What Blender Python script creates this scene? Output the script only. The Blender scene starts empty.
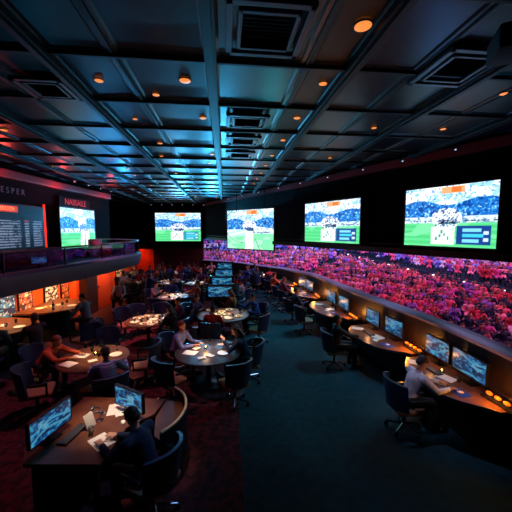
import bpy, bmesh, math, random
import numpy as np
from mathutils import Vector, Matrix, Quaternion
random.seed(7); RNG = np.random.default_rng(7)
PI = math.pi
SC = bpy.context.scene
COL = SC.collection

# ------------------------------------------------------------------ camera, world, exposure
CAM_H, FPX, PITCH = 3.45, 300.0, math.atan(26/300.0)
cd = bpy.data.cameras.new('camera'); cam = bpy.data.objects.new('camera', cd); COL.objects.link(cam)
cam.location = (0, 0, CAM_H); cam.rotation_euler = (PI/2 - PITCH, 0, 0)
cd.sensor_width = 36; cd.lens = FPX/512*36; cd.clip_start = 0.05; cd.clip_end = 300
SC.camera = cam
w = bpy.data.worlds.new('world'); SC.world = w; w.use_nodes = True
w.node_tree.nodes['Background'].inputs[0].default_value = (0.01, 0.02, 0.05, 1)
w.node_tree.nodes['Background'].inputs[1].default_value = 0.12
SC.view_settings.view_transform = 'Standard'; SC.view_settings.look = 'None'
SC.view_settings.gamma = 1; SC.view_settings.use_curve_mapping = False
SC.view_settings.exposure = 0.0
SC.cycles.use_denoising = True
SC.cycles.max_bounces = 6; SC.cycles.sample_clamp_indirect = 3.0

def lamp(name, kind, loc, energy, color, target=None, size=0.05, angle=60, blend=0.8, sx=None, sy=None):
    d = bpy.data.lights.new(name, kind); d.energy = energy; d.color = color
    if kind == 'SPOT':
        d.spot_size = math.radians(angle); d.spot_blend = blend; d.shadow_soft_size = size
    elif kind == 'POINT': d.shadow_soft_size = size
    elif kind == 'AREA':
        d.shape = 'RECTANGLE'; d.size = sx; d.size_y = sy
    o = bpy.data.objects.new(name, d); COL.objects.link(o); o.location = loc
    if target is not None:
        o.rotation_euler = (Vector(target)-Vector(loc)).to_track_quat('-Z', 'Y').to_euler()
    return o
# stadium floodlights over the stands (outside, above the hall's roof line)
lamp('stadium_flood', 'AREA', (13, 8, 13), 1700, (1.0, .36, .60), (12, 17, 0), sx=10, sy=5)
lamp('stadium_flood', 'AREA', (23, 18, 15), 2500, (1.0, .36, .66), (17, 24, 0), sx=12, sy=6)
lamp('stadium_flood', 'AREA', (2, 28, 14), 4600, (.50, .48, 1.0), (2, 36, 0), sx=14, sy=6)
lamp('stadium_flood', 'AREA', (17, 36, 14), 5200, (.36, .50, 1.0), (18, 40, 2), sx=24, sy=4)
# added washes, no fixtures: teal on the aisle, dim wine red over the tables
TEAL = (.02, .66, .88)
lamp('aisle_wash', 'SPOT', (4.3, 7.5, 5.2), 300, TEAL, (1.0, 7.0, 0), size=.1, angle=56, blend=1)
lamp('aisle_wash', 'SPOT', (3.0, 10.6, 5.2), 420, TEAL, (.4, 10.6, 0), size=.1, angle=56, blend=.9)
lamp('aisle_wash', 'SPOT', (1.6, 15.5, 5.2), 480, TEAL, (.1, 17, 0), size=.12, angle=70, blend=.9)
lamp('floor_wash', 'SPOT', (-4.6, 9.8, 5.3), 1200, (1.0, .16, .26), (-4.7, 10.4, 0), size=.2, angle=66, blend=1)
lamp('floor_wash', 'SPOT', (-3.6, 6.0, 5.3), 260, (1.0, .25, .38), (-3.8, 6.0, 0), size=.2, angle=85, blend=1)
lamp('floor_wash', 'SPOT', (-3.6, 16.0, 5.3), 170, (.75, .35, .7), (-3.6, 16.5, 0), size=.2, angle=85, blend=1)
# added spots, no fixtures, for the blue sheen on the panelled ceiling
# (place, aim, watts, colour, share of gloss)
SHEEN_SPOTS = [((-1.6, 15.0, 2.6), (-1.5, 12.6, 5.5), 620, (.05, .52, 1.0), .08), ((-6.5, 13.4, 2.75), (-5.4, 12, 5.5), 380, (.04, .42, 1.0), .1),
            ((3.0, 11.8, 2.85), (2.8, 9.8, 5.5), 420, (.12, .30, 1.0), .15), ((-3.0, 20.6, 3.9), (-2.0, 16, 5.5), 1000, (.06, .55, 1.0), .8), ((-5.4, 22.0, 3.8), (-4.6, 16, 5.5), 1000, (.05, .48, 1.0), .8),
            ((-6.6, 15.2, 4.2), (-5.5, 11, 5.5), 160, (.04, .42, 1.0), .6), ((.2, 15.6, 4.0), (.9, 11, 5.5), 160, (.14, .34, 1.0), .6),
            ((4.5, 7.6, 2.85), (3.7, 5.9, 5.5), 50, (.04, .30, 1.0), .1), ((-4.6, 6.6, 2.75), (-3.4, 5.9, 5.5), 24, (.03, .5, 1.0), .1), ((5.6, 5.0, 2.9), (2.6, 3.0, 5.5), 40, (.03, .5, 1.0), .1),
            ((.5, 9.4, 3.2), (.5, 8.0, 5.5), 40, (.02, .7, .9), .1)]
for a, b, e, c, g in SHEEN_SPOTS: lamp('ceiling_sheen_spot', 'SPOT', a, e, c, b, size=.1, angle=110, blend=1).data.specular_factor = g
# what the big screens throw into the hall
for a, t_, e in (((5.0, 7.4, 3.8), (0, 7, .5), 45), ((2.6, 10.8, 3.7), (-1.5, 8, .5), 90), ((-.4, 15.6, 3.6), (-1.5, 8, .5), 90), ((-6.2, 23.2, 3.6), (-5, 13, 1.5), 160), ((-7.4, 13.3, 3.5), (-3, 9.5, .6), 80)):
    lamp('screen_spill', 'SPOT', a, e, (.30, .62, 1.0), t_, size=.5, angle=120, blend=1).data.specular_factor = 0.0

# ------------------------------------------------------------------ helpers
def lin(c):
    return tuple(((v/255)/12.92 if v/255 <= .04045 else ((v/255+.055)/1.055)**2.4) for v in c)
FWD = Vector((0, math.cos(PITCH), -math.sin(PITCH))); UPV = Vector((0, math.sin(PITCH), math.cos(PITCH)))
def ray(px, py): return FWD + Vector(((px-256)/FPX, 0, 0)) + UPV*((256-py)/FPX)
def PZ(px, py, z):
    d = ray(px, py); return Vector((0, 0, CAM_H)) + d*((z-CAM_H)/d.z)
def PY(px, py, Y):
    d = ray(px, py); return Vector((0, 0, CAM_H)) + d*(Y/d.y)

MATS = {}
def mat(name, rgb, rough=.6, metal=0, emit=0, noise=0, nscale=8, rgb2=None, bump=0, spec=.5, alpha=None):
    if name in MATS: return MATS[name]
    m = bpy.data.materials.new(name); m.use_nodes = True; nt = m.node_tree; b = nt.nodes['Principled BSDF']
    c = (*lin(rgb), 1); b.inputs['Base Color'].default_value = c
    b.inputs['Roughness'].default_value = rough; b.inputs['Metallic'].default_value = metal
    b.inputs['Specular IOR Level'].default_value = spec
    if emit:
        b.inputs['Emission Color'].default_value = c; b.inputs['Emission Strength'].default_value = emit
    if noise or bump:
        tc = nt.nodes.new('ShaderNodeTexCoord'); nz = nt.nodes.new('ShaderNodeTexNoise'); nz.inputs['Scale'].default_value = nscale
        nz.inputs['Detail'].default_value = 4
        nt.links.new(tc.outputs['Object'], nz.inputs['Vector'])
        if noise:
            cr = nt.nodes.new('ShaderNodeMix'); cr.data_type = 'RGBA'
            c2 = lin(rgb2) if rgb2 else tuple(v*(1-noise) for v in lin(rgb))
            mr = nt.nodes.new('ShaderNodeMapRange'); mr.inputs[1].default_value = .4; mr.inputs[2].default_value = .6
            nt.links.new(nz.outputs['Fac'], mr.inputs[0]); nt.links.new(mr.outputs[0], cr.inputs[0])
            cr.inputs[6].default_value = c; cr.inputs[7].default_value = (*c2, 1)
            nt.links.new(cr.outputs[2], b.inputs['Base Color'])
            if emit: nt.links.new(cr.outputs[2], b.inputs['Emission Color'])
        if bump:
            bp = nt.nodes.new('ShaderNodeBump'); bp.inputs['Strength'].default_value = bump; bp.inputs['Distance'].default_value = .02
            nt.links.new(nz.outputs['Fac'], bp.inputs['Height']); nt.links.new(bp.outputs[0], b.inputs['Normal'])
    MATS[name] = m; return m

def attr_mat(name, strength=None):
    """colour attribute as a lit picture (strength) or as plain cloth colour (None)"""
    if name in MATS: return MATS[name]
    m = bpy.data.materials.new(name); m.use_nodes = True; nt = m.node_tree; b = nt.nodes['Principled BSDF']
    a = nt.nodes.new('ShaderNodeVertexColor'); a.layer_name = 'Col'
    if strength is None:
        nt.links.new(a.outputs[0], b.inputs['Base Color']); b.inputs['Roughness'].default_value = .8
    else:
        b.inputs['Base Color'].default_value = (.01, .01, .012, 1); b.inputs['Roughness'].default_value = .3
        nt.links.new(a.outputs[0], b.inputs['Emission Color']); b.inputs['Emission Strength'].default_value = strength
    MATS[name] = m; return m

def glass_mat(name, rgb=(200, 225, 235), gloss=.12, rough=.03):
    if name in MATS: return MATS[name]
    m = bpy.data.materials.new(name); m.use_nodes = True; nt = m.node_tree
    for n in list(nt.nodes):
        if n.type == 'BSDF_PRINCIPLED': nt.nodes.remove(n)
    out = [n for n in nt.nodes if n.type == 'OUTPUT_MATERIAL'][0]
    t = nt.nodes.new('ShaderNodeBsdfTransparent'); t.inputs[0].default_value = (*lin(rgb), 1)
    g = nt.nodes.new('ShaderNodeBsdfGlossy'); g.inputs['Roughness'].default_value = rough
    mx = nt.nodes.new('ShaderNodeMixShader'); lw = nt.nodes.new('ShaderNodeLayerWeight'); lw.inputs[0].default_value = .25
    ad = nt.nodes.new('ShaderNodeMath'); ad.operation = 'MULTIPLY_ADD'; ad.inputs[1].default_value = .6 if gloss > .1 else .18; ad.inputs[2].default_value = gloss
    nt.links.new(lw.outputs['Fresnel'], ad.inputs[0]); nt.links.new(ad.outputs[0], mx.inputs[0])
    nt.links.new(t.outputs[0], mx.inputs[1]); nt.links.new(g.outputs[0], mx.inputs[2]); nt.links.new(mx.outputs[0], out.inputs['Surface'])
    MATS[name] = m; return m

class MB:
    def __init__(s): s.bm = bmesh.new()
    def box(s, c, size, rot=None, bevel=0, seg=2):
        M = Matrix.Translation(Vector(c)) @ (rot.to_4x4() if rot is not None else Matrix.Identity(4)) @ Matrix.Diagonal((*size, 1))
        r = bmesh.ops.create_cube(s.bm, size=1, matrix=M)
        if bevel:
            es = list({e for v in r['verts'] for e in v.link_edges})
            bmesh.ops.bevel(s.bm, geom=es, offset=bevel, segments=seg, profile=.5, affect='EDGES')
        return s
    def cyl(s, p0, p1, r0, r1=None, seg=14, caps=True):
        p0 = Vector(p0); p1 = Vector(p1); r1 = r0 if r1 is None else r1
        d = p1-p0; L = d.length
        if L < 1e-6: return s
        M = Matrix.Translation((p0+p1)/2) @ d.to_track_quat('Z', 'Y').to_matrix().to_4x4()
        bmesh.ops.create_cone(s.bm, cap_ends=caps, segments=seg, radius1=r0, radius2=r1, depth=L, matrix=M)
        return s
    def ball(s, c, r, seg=12, rings=8, rot=None):
        r = (r, r, r) if not hasattr(r, '__len__') else r
        M = Matrix.Translation(Vector(c)) @ (rot.to_4x4() if rot is not None else Matrix.Identity(4)) @ Matrix.Diagonal((*r, 1))
        bmesh.ops.create_uvsphere(s.bm, u_segments=seg, v_segments=rings, radius=1, matrix=M); return s
    def cap(s, p0, p1, r0, r1, seg=10):
        s.cyl(p0, p1, r0, r1, seg); s.ball(p0, r0, seg, 6); s.ball(p1, r1, seg, 6); return s
    def tube(s, pts, r, seg=8):
        for a, b in zip(pts[:-1], pts[1:]): s.cyl(a, b, r, r, seg)
        for p in pts[1:-1]: s.ball(p, r, seg, 6)
        return s
    def lathe(s, prof, c=(0, 0, 0), seg=32):
        rings = []
        for r, z in prof:
            rings.append([s.bm.verts.new((c[0]+r*math.cos(2*PI*i/seg), c[1]+r*math.sin(2*PI*i/seg), c[2]+z)) for i in range(seg)])
        for a, b in zip(rings[:-1], rings[1:]):
            for i in range(seg): s.bm.faces.new((a[i], a[(i+1) % seg], b[(i+1) % seg], b[i]))
        s.bm.faces.new(rings[0][::-1]); s.bm.faces.new(rings[-1]); return s
    def prism(s, poly, z0, z1):
        a = [s.bm.verts.new((x, y, z0)) for x, y in poly]; b = [s.bm.verts.new((x, y, z1)) for x, y in poly]; n = len(poly)
        s.bm.faces.new(a[::-1]); s.bm.faces.new(b)
        for i in range(n): s.bm.faces.new((a[i], a[(i+1) % n], b[(i+1) % n], b[i]))
        return s
    def strip(s, path, t, z0, z1, z1s=None):
        """upright ribbon of thickness t along a 2-D path"""
        n = len(path); P = [Vector(p) for p in path]; q = []
        for i in range(n):
            d = (P[min(i+1, n-1)]-P[max(i-1, 0)]).normalized(); q.append(P[i]+Vector((-d.y, d.x))*t)
        zz = z1s or [z1]*n
        rows = [[s.bm.verts.new((*P[i], z0)), s.bm.verts.new((*q[i], z0)), s.bm.verts.new((*q[i], zz[i])), s.bm.verts.new((*P[i], zz[i]))] for i in range(n)]
        for a, b in zip(rows[:-1], rows[1:]):
            for k in range(4): s.bm.faces.new((a[k], a[(k+1) % 4], b[(k+1) % 4], b[k]))
        s.bm.faces.new(rows[0]); s.bm.faces.new(rows[-1][::-1]); return s
    def shell(s, fo, fi, nu, nv):
        g = [[[s.bm.verts.new(f(i/nu, j/nv)) for j in range(nv+1)] for i in range(nu+1)] for f in (fo, fi)]
        for k in (0, 1):
            for i in range(nu):
                for j in range(nv):
                    q = (g[k][i][j], g[k][i+1][j], g[k][i+1][j+1], g[k][i][j+1]); s.bm.faces.new(q if k == 0 else q[::-1])
        for i in range(nu):
            for j in (0, nv): s.bm.faces.new((g[0][i][j], g[0][i+1][j], g[1][i+1][j], g[1][i][j]))
        for j in range(nv):
            for i in (0, nu): s.bm.faces.new((g[0][i][j], g[0][i][j+1], g[1][i][j+1], g[1][i][j]))
        return s
    def mesh(s, name, m=None, smooth=True):
        bmesh.ops.recalc_face_normals(s.bm, faces=s.bm.faces[:])
        me = bpy.data.meshes.new(name); s.bm.to_mesh(me); s.bm.free()
        if smooth:
            me.shade_smooth(); me.set_sharp_from_angle(angle=math.radians(38))
        if m: me.materials.append(m)
        return me
    def build(s, name, m, parent=None, loc=None, smooth=True):
        o = bpy.data.objects.new(name, s.mesh(name, m, smooth)); COL.objects.link(o)
        if parent: o.parent = parent
        if loc is not None: o.location = loc
        return o

def tag(o, label, cat, group=None, kind=None):
    o['label'] = label; o['category'] = cat
    if group: o['group'] = group
    if kind: o['kind'] = kind
    return o
def thing(name, label, cat, loc=(0, 0, 0), rz=0, group=None):
    o = bpy.data.objects.new(name, None); COL.objects.link(o); o.empty_display_size = .1
    o.location = loc; o.rotation_euler = (0, 0, rz); return tag(o, label, cat, group)
def struct(o): o['kind'] = 'structure'; return o
KIDS = {}
def children_of(o): return [c for c in bpy.data.objects if c.parent == o]
def copy_tree(o, parent=None, kids=None):
    c = o.copy(); COL.objects.link(c); c.parent = parent
    ks = KIDS.get(o.name)
    if ks is None: ks = KIDS[o.name] = children_of(o)
    for k in ks: copy_tree(k, c)
    return c
def facing(dx, dy): return math.atan2(-dx, dy)        # local +Y turned to (dx,dy)

def text_mesh(txt, size, m, name, parent, loc, rot, extrude=.004):
    cu = bpy.data.curves.new(name, 'FONT'); cu.body = txt; cu.size = size; cu.extrude = extrude; cu.align_x = 'CENTER'; cu.align_y = 'CENTER'
    t = bpy.data.objects.new(name, cu); COL.objects.link(t)
    dg = bpy.context.evaluated_depsgraph_get(); me = bpy.data.meshes.new_from_object(t.evaluated_get(dg))
    bpy.data.objects.remove(t); me.materials.clear(); me.materials.append(m)
    o = bpy.data.objects.new(name, me); COL.objects.link(o); o.parent = parent; o.location = loc; o.rotation_euler = rot
    return o

# ------------------------------------------------------------------ materials
M_carpet_red = mat('red_carpet', (96, 30, 44), .95, noise=1, nscale=9, rgb2=(44, 14, 26), bump=.25)
M_carpet_teal = mat('teal_carpet', (3, 68, 80), .95, noise=1, nscale=7, rgb2=(2, 56, 68), bump=.25)
M_black = mat('black_paint', (11, 12, 16), .75, spec=.25)
M_navy = mat('navy_paint', (5, 6, 14), .85, spec=.1)
M_blackm = mat('black_metal', (16, 17, 20), .35, .4)
M_beam = mat('beam_black', (5, 6, 10), .5, spec=.25)
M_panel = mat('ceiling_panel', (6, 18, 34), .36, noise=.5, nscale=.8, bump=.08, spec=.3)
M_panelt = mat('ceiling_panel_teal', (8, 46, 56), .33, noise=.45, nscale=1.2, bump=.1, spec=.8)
M_redtrim = mat('dark_red_paint', (120, 22, 30), .5)
M_orange = mat('orange_wall', (226, 84, 26), .7, noise=.2, nscale=2)
M_brownwall = mat('brown_panel', (38, 22, 18), .45, noise=.3, nscale=4)
M_wood = mat('dark_table_wood', (104, 66, 46), .4, noise=.35, nscale=5)
M_wooddk = mat('black_table_wood', (62, 52, 52), .38, noise=.3, nscale=5)
M_desk = mat('desk_wood', (110, 66, 44), .35, noise=.3, nscale=5)
M_seat = mat('tan_seat_cloth', (150, 116, 88), .8, noise=.15, nscale=30)
M_back = mat('navy_leather', (30, 50, 84), .45)
M_chrome = mat('chrome', (170, 172, 180), .22, 1)
M_plate = mat('white_china', (235, 230, 220), .3)
M_paper = mat('white_paper', (235, 230, 222), .8)
M_cream = mat('cream_edge', (225, 195, 150), .5)
M_bezel = mat('monitor_bezel', (12, 12, 15), .35)
M_skin = [mat('skin_light', (214, 160, 130), .55), mat('skin_tan', (176, 118, 88), .55), mat('skin_brown', (120, 78, 58), .55)]
M_hair = mat('dark_hair', (28, 20, 18), .6); M_hairr = mat('auburn_hair', (110, 40, 24), .6)
M_eye = mat('eye_dark', (20, 14, 12), .3)
M_amber = mat('amber_bulb', (255, 112, 22), .4, emit=1.1)
M_lens = mat('amber_lens', (255, 146, 66), .4, emit=1.0)
M_candle = mat('candle_flame', (255, 190, 90), .4, emit=12)
M_glass = glass_mat('clear_glass')
M_railglass = glass_mat('railing_glass', (190, 195, 220), .02)
M_redled = mat('red_led', (255, 40, 20), .4, emit=1.6)
M_blueled = mat('blue_pad', (20, 60, 170), .6)
M_concrete = mat('stand_concrete', (22, 24, 44), .9, noise=.3, nscale=1)
M_disp = attr_mat('big_screen_picture', 1.55); M_disp2 = attr_mat('monitor_picture', .52); M_board = attr_mat('board_picture', .5)
M_poster = attr_mat('poster_print', None)

# ------------------------------------------------------------------ pictures shown on screens (numpy, sRGB 0..255)
def vnoise(h, w, sy, sx):
    g = RNG.random((max(2, int(h/sy))+2, max(2, int(w/sx))+2)); yy = np.linspace(0, g.shape[0]-1.01, h); xx = np.linspace(0, g.shape[1]-1.01, w)
    y0 = yy.astype(int); x0 = xx.astype(int); fy = (yy-y0)[:, None]; fx = (xx-x0)[None]
    return g[y0][:, x0]*(1-fy)*(1-fx)+g[y0+1][:, x0]*fy*(1-fx)+g[y0][:, x0+1]*(1-fy)*fx+g[y0+1][:, x0+1]*fy*fx
def match_picture(kind, w=150, h=96):
    v = np.linspace(0, 1, h)[:, None]*np.ones((1, w)); u = np.ones((h, 1))*np.linspace(0, 1, w)[None]
    n1 = vnoise(h, w, 3, 4); n2 = vnoise(h, w, 2, 2); n3 = vnoise(h, w, 9, 22)
    img = np.zeros((h, w, 3))
    def put(mask, c, k=1.0):
        mk = (mask*k)[..., None]; img[:] = img*(1-mk)+np.array(c, float)*mk
    put(v >= 0, (150, 205, 232)); put(n1 > .55, (228, 244, 250)); put((n3 > .6) & (v > .7), (245, 250, 252)); put((n2 > .72), (90, 150, 205))
    st = (v > .5) & (v < .74+.05*np.sin(u*9)); put(st, (22, 100, 186)); put(st & (n2 > .60), (70, 165, 225)); put(st & (n2 > .84), (190, 225, 245)); put(st & (n1 < .3), (10, 66, 146))
    if kind != 'bat': put((abs(u-.56) < .12) & (abs(v-.93) < .055), (246, 160, 110)); put((abs(u-.60) < .05) & (abs(v-.93) < .045), (240, 110, 50))
    bd = (v > .39) & (v < .5); put(bd, (205, 228, 240)); put(bd & (n1 > .62), (110, 150, 185)); put((abs(v-.425) < .012) & (n2 > .5), (40, 60, 90))
    gr = v <= .39; put(gr, (72, 192, 118)); put(gr & (np.sin(v*70) > .3), (88, 206, 134)); put(gr & (n3 > .65), (112, 218, 152))
    if kind in ('match', 'far'):
        e = ((u-.5)/.17)**2+((v-.47)/.17)**2 < 1; put(e & (n2 > .42), (226, 232, 242)); put(e & (n2 < .34), (70, 100, 150))
        d = (abs(u-.52) < .10) & (abs(v-.41) < .035); put(d & (n2 > .42), (24, 40, 70))
        a = (u > .34) & (u < .60) & (v > .04) & (v < .33); put(a, (238, 244, 246)); put(a & (n1 > .76), (190, 215, 200))
        for (x, y) in ((.46, .25), (.53, .14), (.40, .13), (.44, .18), (.49, .20)): put((abs(u-x) < .012) & (abs(v-y) < .03), (70, 150, 130))
        b = (u > .62) & (u < .95) & (v > .05) & (v < .34)
        put(b, (20, 60, 132) if kind == 'match' else (40, 140, 160))
        for y, x1 in ((.27, .86), (.19, .88), (.11, .84)): put((abs(v-y) < .026) & (u > .68) & (u < x1), (120, 200, 235) if y != .19 else (60, 190, 220))
        put((u > .88) & (u < .93) & (v > .07) & (v < .3) & (np.sin(v*60) > 0), (190, 215, 240))
    if kind == 'pitch':
        put(gr, (118, 218, 160)); put(gr & (n3 > .55), (160, 232, 190))
        c1 = (v < .5) & (v > .28+.16*u*(u < .5)) & (u < .42); put(c1, (170, 224, 205)); put(c1 & (np.sin((v-u*.25)*60) > .2), (222, 236, 232))
        c3 = (v > .49-.14*(u-.5)) & (v < .6-.16*(u-.5)) & (u > .58); put(c3, (226, 240, 246)); put(c3 & (n2 > .62), (120, 160, 190))
        put(((u-.40)**2+(v-.62)**2 < .47**2) & ((u-.40)**2+(v-.62)**2 > .455**2) & (u < .42), (30, 120, 90))
        put((abs(u-.5) < .085) & (v < .5), (232, 250, 238)); put((abs(u-(.72-.35*v)) < .008) & (v < .28), (40, 140, 90))
        e = ((u-.5)/.15)**2+((v-.6)/.13)**2 < 1; put(e & (n2 > .4), (235, 238, 246)); put(e & (n2 < .3), (70, 90, 150))
        put((abs(u-.51) < .09) & (abs(v-.50) < .04) & (n2 > .38), (30, 70, 110))
    if kind == 'bat':
        put((abs(u-.60) < .12) & (abs(v-.62) < .09) & (n2 > .3), (235, 240, 248)); put((abs(u-.60) < .055) & (abs(v-.74) < .045), (225, 205, 200))
        put((abs(u-.64) < .12) & (abs(v-.47) < .05) & (n2 > .35), (30, 70, 120)); put((abs(u-.66) < .14) & (abs(v-.53) < .05) & (n2 > .3), (90, 130, 185))
        put((abs(u-(.60-.02*(v < .2))) < .055) & (v > .03) & (v < .47), (236, 246, 240)); put((abs(u-(.74+.06*(.4-v))) < .06) & (v > .05) & (v < .44), (232, 244, 238)); put((abs(u-.67) < .015) & (v < .36), (110, 190, 150))
    return img
def board_picture(w=110, h=100):
    img = np.zeros((h, w, 3))+np.array((7, 10, 24.)); v = np.linspace(0, 1, h)[:, None]; u = np.linspace(0, 1, w)[None]; n = vnoise(h, w, 2, 2)
    rows = (np.sin(v*2*PI*13) > -.1) & (v < .80)
    def put(m, c): img[np.broadcast_to(m, (h, w))] = c
    ln = .30+.12*np.repeat(RNG.random(50), 2)[:h][:, None]
    put(rows & (u < .52*ln/.36) & (u > .02) & (n > .28), (170, 185, 225)); put(rows & (u > .54) & (u < .58) & (n > .3), (150, 165, 205))
    put(rows & (u > .66) & (u < .73) & (n > .3), (170, 185, 225)); put(rows & (u > .80) & (u < .97) & (n > .35), (165, 180, 222)); put((abs(v-.79) < .03) & (u > .66) & (u < .73), (190, 50, 60))
    return img
def monitor_picture(seed, w=48, h=30):
    r = np.random.default_rng(seed); img = np.zeros((h, w, 3))+np.array((8, 30, 62.)); n = vnoise(h, w, 5, 9); n2 = vnoise(h, w, 1.5, 3); v = np.linspace(0, 1, h)[:, None]; u = np.linspace(0, 1, w)[None]
    img += (n[..., None]**2)*np.array((30, 120, 190.)); img[(n2 > .62)] += np.array((50, 110, 140.))
    for k in range(2):
        cx, cy, a = r.random(3); m = abs((v-cy)-.5*(a-.5)*(u-cx)-.15*np.sin((u-cx)*5)) < .05; img[np.broadcast_to(m, (h, w))] = (90, 190, 235)
    m = ((u-.25-.5*r.random())/.16)**2+((v-.6)/.2)**2 < 1; img[m & (n2 > .45)] = (120, 205, 240)
    return np.clip(img, 0, 255)
def poster_picture(kind, w=36, h=40):
    n = vnoise(h, w, 3, 6); n2 = vnoise(h, w, 2, 3); img = np.zeros((h, w, 3)); v = np.linspace(0, 1, h)[:, None]*np.ones((1, w))
    base = {'blue': ((60, 140, 210), (20, 40, 90), (210, 225, 240)), 'red': ((190, 90, 70), (60, 40, 50), (225, 205, 200)), 'grey': ((190, 190, 195), (50, 52, 60), (235, 235, 238)), 'dark': ((150, 60, 30), (50, 26, 20), (220, 150, 90))}[kind]
    img[:] = base[0]; img[n > .52] = base[1]; img[n2 > .70] = base[2]; img[(np.sin(v*24) > .86)] = base[1]
    return img

def picture_grid(name, img, W, H, m, parent, loc=(0, 0, 0)):
    """upright picture in local XZ facing -Y, row 0 at the bottom"""
    h, w_, _ = img.shape; xs = np.linspace(-W/2, W/2, w_); zs = np.linspace(-H/2, H/2, h)
    X, Z = np.meshgrid(xs, zs); co = np.stack([X, np.zeros_like(X), Z], -1).reshape(-1, 3)
    idx = np.arange(h*w_).reshape(h, w_); f = np.stack([idx[:-1, :-1], idx[:-1, 1:], idx[1:, 1:], idx[1:, :-1]], -1).reshape(-1, 4)
    me = bpy.data.meshes.new(name); me.vertices.add(len(co)); me.vertices.foreach_set('co', co.ravel())
    me.loops.add(f.size); me.loops.foreach_set('vertex_index', f.ravel().astype(np.int32)); me.polygons.add(len(f)); me.polygons.foreach_set('loop_start', np.arange(0, f.size, 4, dtype=np.int32)); me.update(calc_edges=True)
    s = np.clip(img, 0, 255)/255; l = np.where(s <= .04045, s/12.92, ((s+.055)/1.055)**2.4)
    a = me.color_attributes.new('Col', 'FLOAT_COLOR', 'POINT'); a.data.foreach_set('color', np.concatenate([l.reshape(-1, 3), np.ones((h*w_, 1))], 1).ravel())
    me.materials.append(m); o = bpy.data.objects.new(name, me); COL.objects.link(o); o.parent = parent; o.location = loc; return o

# ------------------------------------------------------------------ the room
CEIL = 5.55
PATH = [(4.05, 2.2), (4.0, 3.4), (3.96, 4.6), (3.86, 5.83), (3.72, 6.6), (3.49, 7.5), (3.2, 8.8), (2.84, 10.9), (2.45, 13.0), (2.0, 15.0), (1.5, 17.2), (.5, 19.6), (-1.3, 22.0), (-4.25, 24.0)]
def xp(Y):
    for (x0, y0), (x1, y1) in zip(PATH[:-1], PATH[1:]):
        if y0 <= Y <= y1: return x0+(x1-x0)*(Y-y0)/(y1-y0)
    return PATH[0][0]
def soffit_x(Y): return 9.36-.565*Y
AX = Vector((-.1061, .9944)); PX = Vector((.9944, .1061))      # ceiling grid axes
def G(s, t, z=CEIL): v = PX*s+AX*t; return Vector((v.x, v.y, z))
def inside(x, y): return x < soffit_x(y)+.25 and y < 24.3 and x > (-8.1 if y < 16 else -13.1)

# floor: red carpet on the table side, teal carpet on the aisle
b = MB(); edge = [(-.05, 0), (-.16, 3.67), (-.3, 4.93), (-.45, 12), (-.6, 20.5), (-1.0, 21.9)]
fl = MB(); fl.prism([(-13, 0), *edge, (-4.25, 24.2), (-13, 24.2)], -.1, 0).build('floor', M_carpet_red, smooth=False)
struct(bpy.data.objects['floor'])
struct(MB().prism(edge+[(-1.3, 22.0), (.5, 19.6), (1.5, 17.2), (2.0, 15.0), (2.84, 10.9), (3.2, 8.8), (3.49, 7.5), (3.86, 5.83), (4.0, 3.4), (4.1, 0)], -.1, 0).build('floor_aisle', M_carpet_teal, smooth=False))

# ceiling panels (each a shallow tray, very slightly out of level) + beams
S_MAIN = [-11.1, -9.3, -7.5, -5.7, -3.9, -2.1, -.14, 1.66, 3.46, 5.26, 7.06, 8.86]
S_THIN = [-10.2, -8.4, -6.6, -4.8, -3.0, -1.3, 1.06, 2.56, 4.36, 6.16, 7.96]
S_ALL = sorted(S_MAIN+S_THIN); T_ALL = [2.66+1.3*k for k in range(-3, 18)]
pan = MB(); pant = MB()
for s0, s1 in zip(S_ALL[:-1], S_ALL[1:]):
    for t0, t1 in zip(T_ALL[:-1], T_ALL[1:]):
        c = G((s0+s1)/2, (t0+t1)/2)
        if not (c.x < soffit_x(c.y)+.9 and c.y < 25 and c.x > (-9.0 if c.y < 16 else -14)): continue
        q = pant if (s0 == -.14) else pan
        dz = [random.uniform(-.008, .008) for _ in range(4)]; e = .07; up = .02
        o4 = [G(s0, t0), G(s1, t0), G(s1, t1), G(s0, t1)]; i4 = [G(s0+e, t0+e, CEIL+dz[0]), G(s1-e, t0+e, CEIL+dz[1]), G(s1-e, t1-e, CEIL+dz[2]), G(s0+e, t1-e, CEIL+dz[3])]
        e2 = e+.03; j4 = [G(s0+e2, t0+e2, CEIL+up+dz[0]), G(s1-e2, t0+e2, CEIL+up+dz[1]), G(s1-e2, t1-e2, CEIL+up+dz[2]), G(s0+e2, t1-e2, CEIL+up+dz[3])]
        V = [[q.bm.verts.new(p) for p in r] for r in (o4, i4, j4)]
        for k in range(4):
            l = (k+1) % 4
            q.bm.faces.new((V[0][k], V[0][l], V[1][l], V[1][k])); q.bm.faces.new((V[1][k], V[1][l], V[2][l], V[2][k]))
        q.bm.faces.new(V[2])
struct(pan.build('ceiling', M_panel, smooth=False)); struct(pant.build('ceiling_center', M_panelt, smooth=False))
RZG = Matrix.Rotation(math.atan2(PX.y, PX.x), 3, 'Z')
def span(fixed, along, lo, hi, is_s):
    ts = [lo+(hi-lo)*k/400 for k in range(401)]
    ok = [t for t in ts if inside(*((G(fixed, t) if is_s else G(t, fixed)).xy))]
    return (min(ok), max(ok)) if len(ok) > 4 else None
for s in S_MAIN+S_THIN:
    r = span(s, 0, -1, 26, True)
    if not r: continue
    wd, dp = (.15, .12) if s in S_MAIN else (.035, .05)
    c = G(s, (r[0]+r[1])/2, CEIL-dp/2+.03)
    m_ = MB().box(c, (wd, r[1]-r[0], dp), RZG, bevel=.012)
    if s in S_MAIN: m_.box(c-Vector((0, 0, dp/2+.012)), (wd*.45, r[1]-r[0], .03), RZG)
    struct(m_.build('ceiling_beam', M_beam, smooth=False))
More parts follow.
